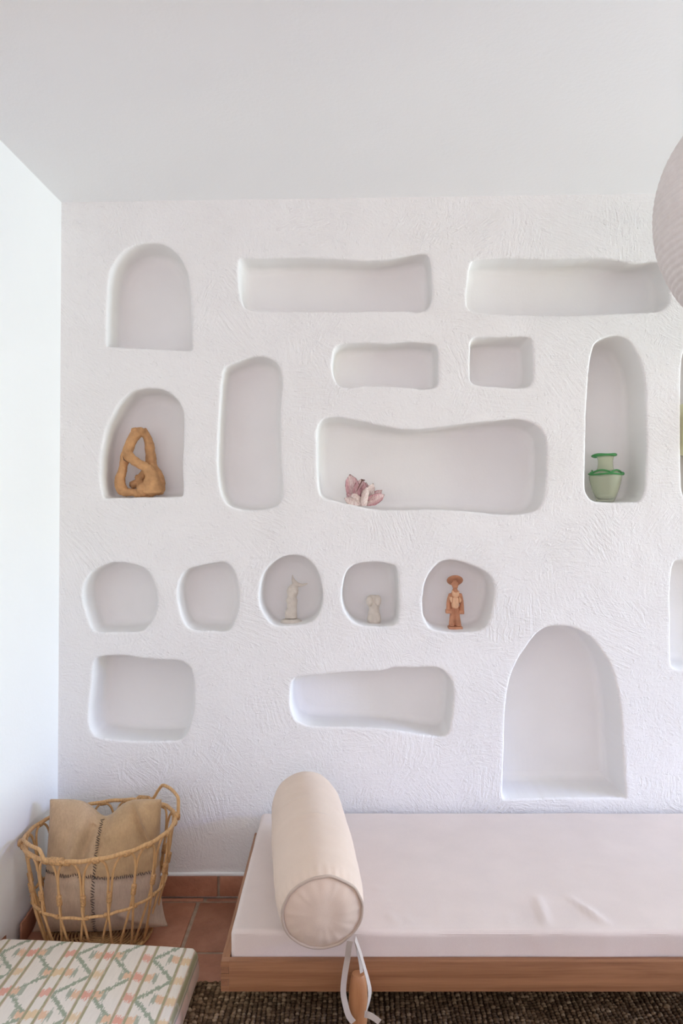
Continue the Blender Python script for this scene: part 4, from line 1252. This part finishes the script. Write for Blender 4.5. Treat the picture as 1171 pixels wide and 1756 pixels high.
add_ball(bm, q6(470, 500, -10), (66 * sc6, 70 * sc6, 100 * sc6), 18)
add_tube(bm, [q6(478, 440, -75), q6(470, 480, -92), q6(465, 510, -98)], [12 * sc6, 17 * sc6, 24 * sc6], 8)
for ex in (442, 503): add_ball(bm, q6(ex, 455, -66), (12 * sc6, 10 * sc6, 8 * sc6), 8)
add_ball(bm, q6(468, 552, -72), (26 * sc6, 12 * sc6, 9 * sc6), 8)
for ex in (402, 540): add_ball(bm, q6(ex, 490, 0), (12 * sc6, 18 * sc6, 26 * sc6), 8)
remeshed('body', bm, .0013, M['clay_red'], f6, 2, .0003, 120)
bm = bmesh.new(); add_box(bm, q6(328, 1400, -115), q6(606, 1332, 95), 9 * sc6, 2)
for v_ in bm.verts: v_.co += Vector((.0008 * noise.noise(v_.co * 60), 0, .0006 * noise.noise(v_.co * 50)))
bm_obj('plinth', bm, M['clay_red'], f6)
bm = bmesh.new()                                               # hat: brim tipped back, shallow crown
hm = Matrix.Translation(q6(478, 425, 72)) @ Euler((R(-44), R(4), 0)).to_matrix().to_4x4()
t = bmesh.new(); add_lathe(t, (0, 0, 0), [(0, -10 * sc6), (120 * sc6, -8 * sc6), (158 * sc6, -4 * sc6), (163 * sc6, 4 * sc6), (156 * sc6, 12 * sc6), (95 * sc6, 16 * sc6), (80 * sc6, 40 * sc6), (70 * sc6, 62 * sc6), (45 * sc6, 72 * sc6), (0, 75 * sc6)], 36)
bmesh.ops.transform(t, matrix=hm, verts=t.verts); me = bpy.data.meshes.new('t'); t.to_mesh(me); t.free(); bm.from_mesh(me); bpy.data.meshes.remove(me)
bm_obj('hat', bm, M['clay_red'], f6)
def slab(outline, d0, th, bulge):
    b = bmesh.new(); n = len(outline); cx_ = sum(p[0] for p in outline) / n; cy_ = sum(p[1] for p in outline) / n
    pts_ = spline(outline, 4, True); rows = []
    for s, dd in ((1, th), (1, 0), (.9, -th * .5), (.55, -th * .8)):
        rows.append([b.verts.new(q6(cx_ + (p[0] - cx_) * s, cy_ + (p[1] - cy_) * s, d0 + dd + bulge * ((cx_ + (p[0] - cx_) * s - 470) / 90) ** 2)) for p in pts_])
    for A_, B_ in zip(rows[:-1], rows[1:]):
        for k in range(len(pts_)): b.faces.new((A_[k], A_[(k + 1) % len(pts_)], B_[(k + 1) % len(pts_)], B_[k]))
    b.faces.new(rows[-1]); return b
bm_obj('apron', slab([(400, 760), (395, 840), (392, 910), (412, 955), (462, 972), (515, 955), (538, 905), (536, 830), (530, 760), (465, 745)], -92, 30, 40), M['clay_pale'], f6)
bm_obj('bib', slab([(398, 626), (395, 660), (408, 715), (440, 745), (470, 752), (510, 742), (532, 710), (545, 655), (545, 618), (528, 622), (500, 640), (465, 646), (430, 636), (408, 605)], -88, 30, 35), M['clay_pale'], f6)
bm_obj('lapel', slab([(345, 745), (398, 740), (402, 800), (392, 862), (360, 825)], -75, 40, 10), M['clay_pale'], f6)
bm_obj('lapel', slab([(545, 735), (590, 800), (570, 845), (545, 862), (534, 800)], -75, 40, 10), M['clay_pale'], f6)

# 7. pale yellow vessel, mostly beyond the right edge of the photograph
org = Vector(((1211 - CX) * U, OY, EYE - (861 - CY) * U + .002))
yv = thing('yellow_vessel', org, 'pale yellow vessel just showing in the niche at the right edge', 'vessel')
bm = bmesh.new(); add_lathe(bm, org, [(0, 0), (.045, 0), (.05, .01), (.035, .06), (.03, .13), (.045, .17), (.095, .190), (.1035, .20), (.1035, .385), (.098, .392), (.09, .385), (.088, .21), (0, .2)], 48); bm_obj('bowl', bm, M['yellow'], yv, True, 50)
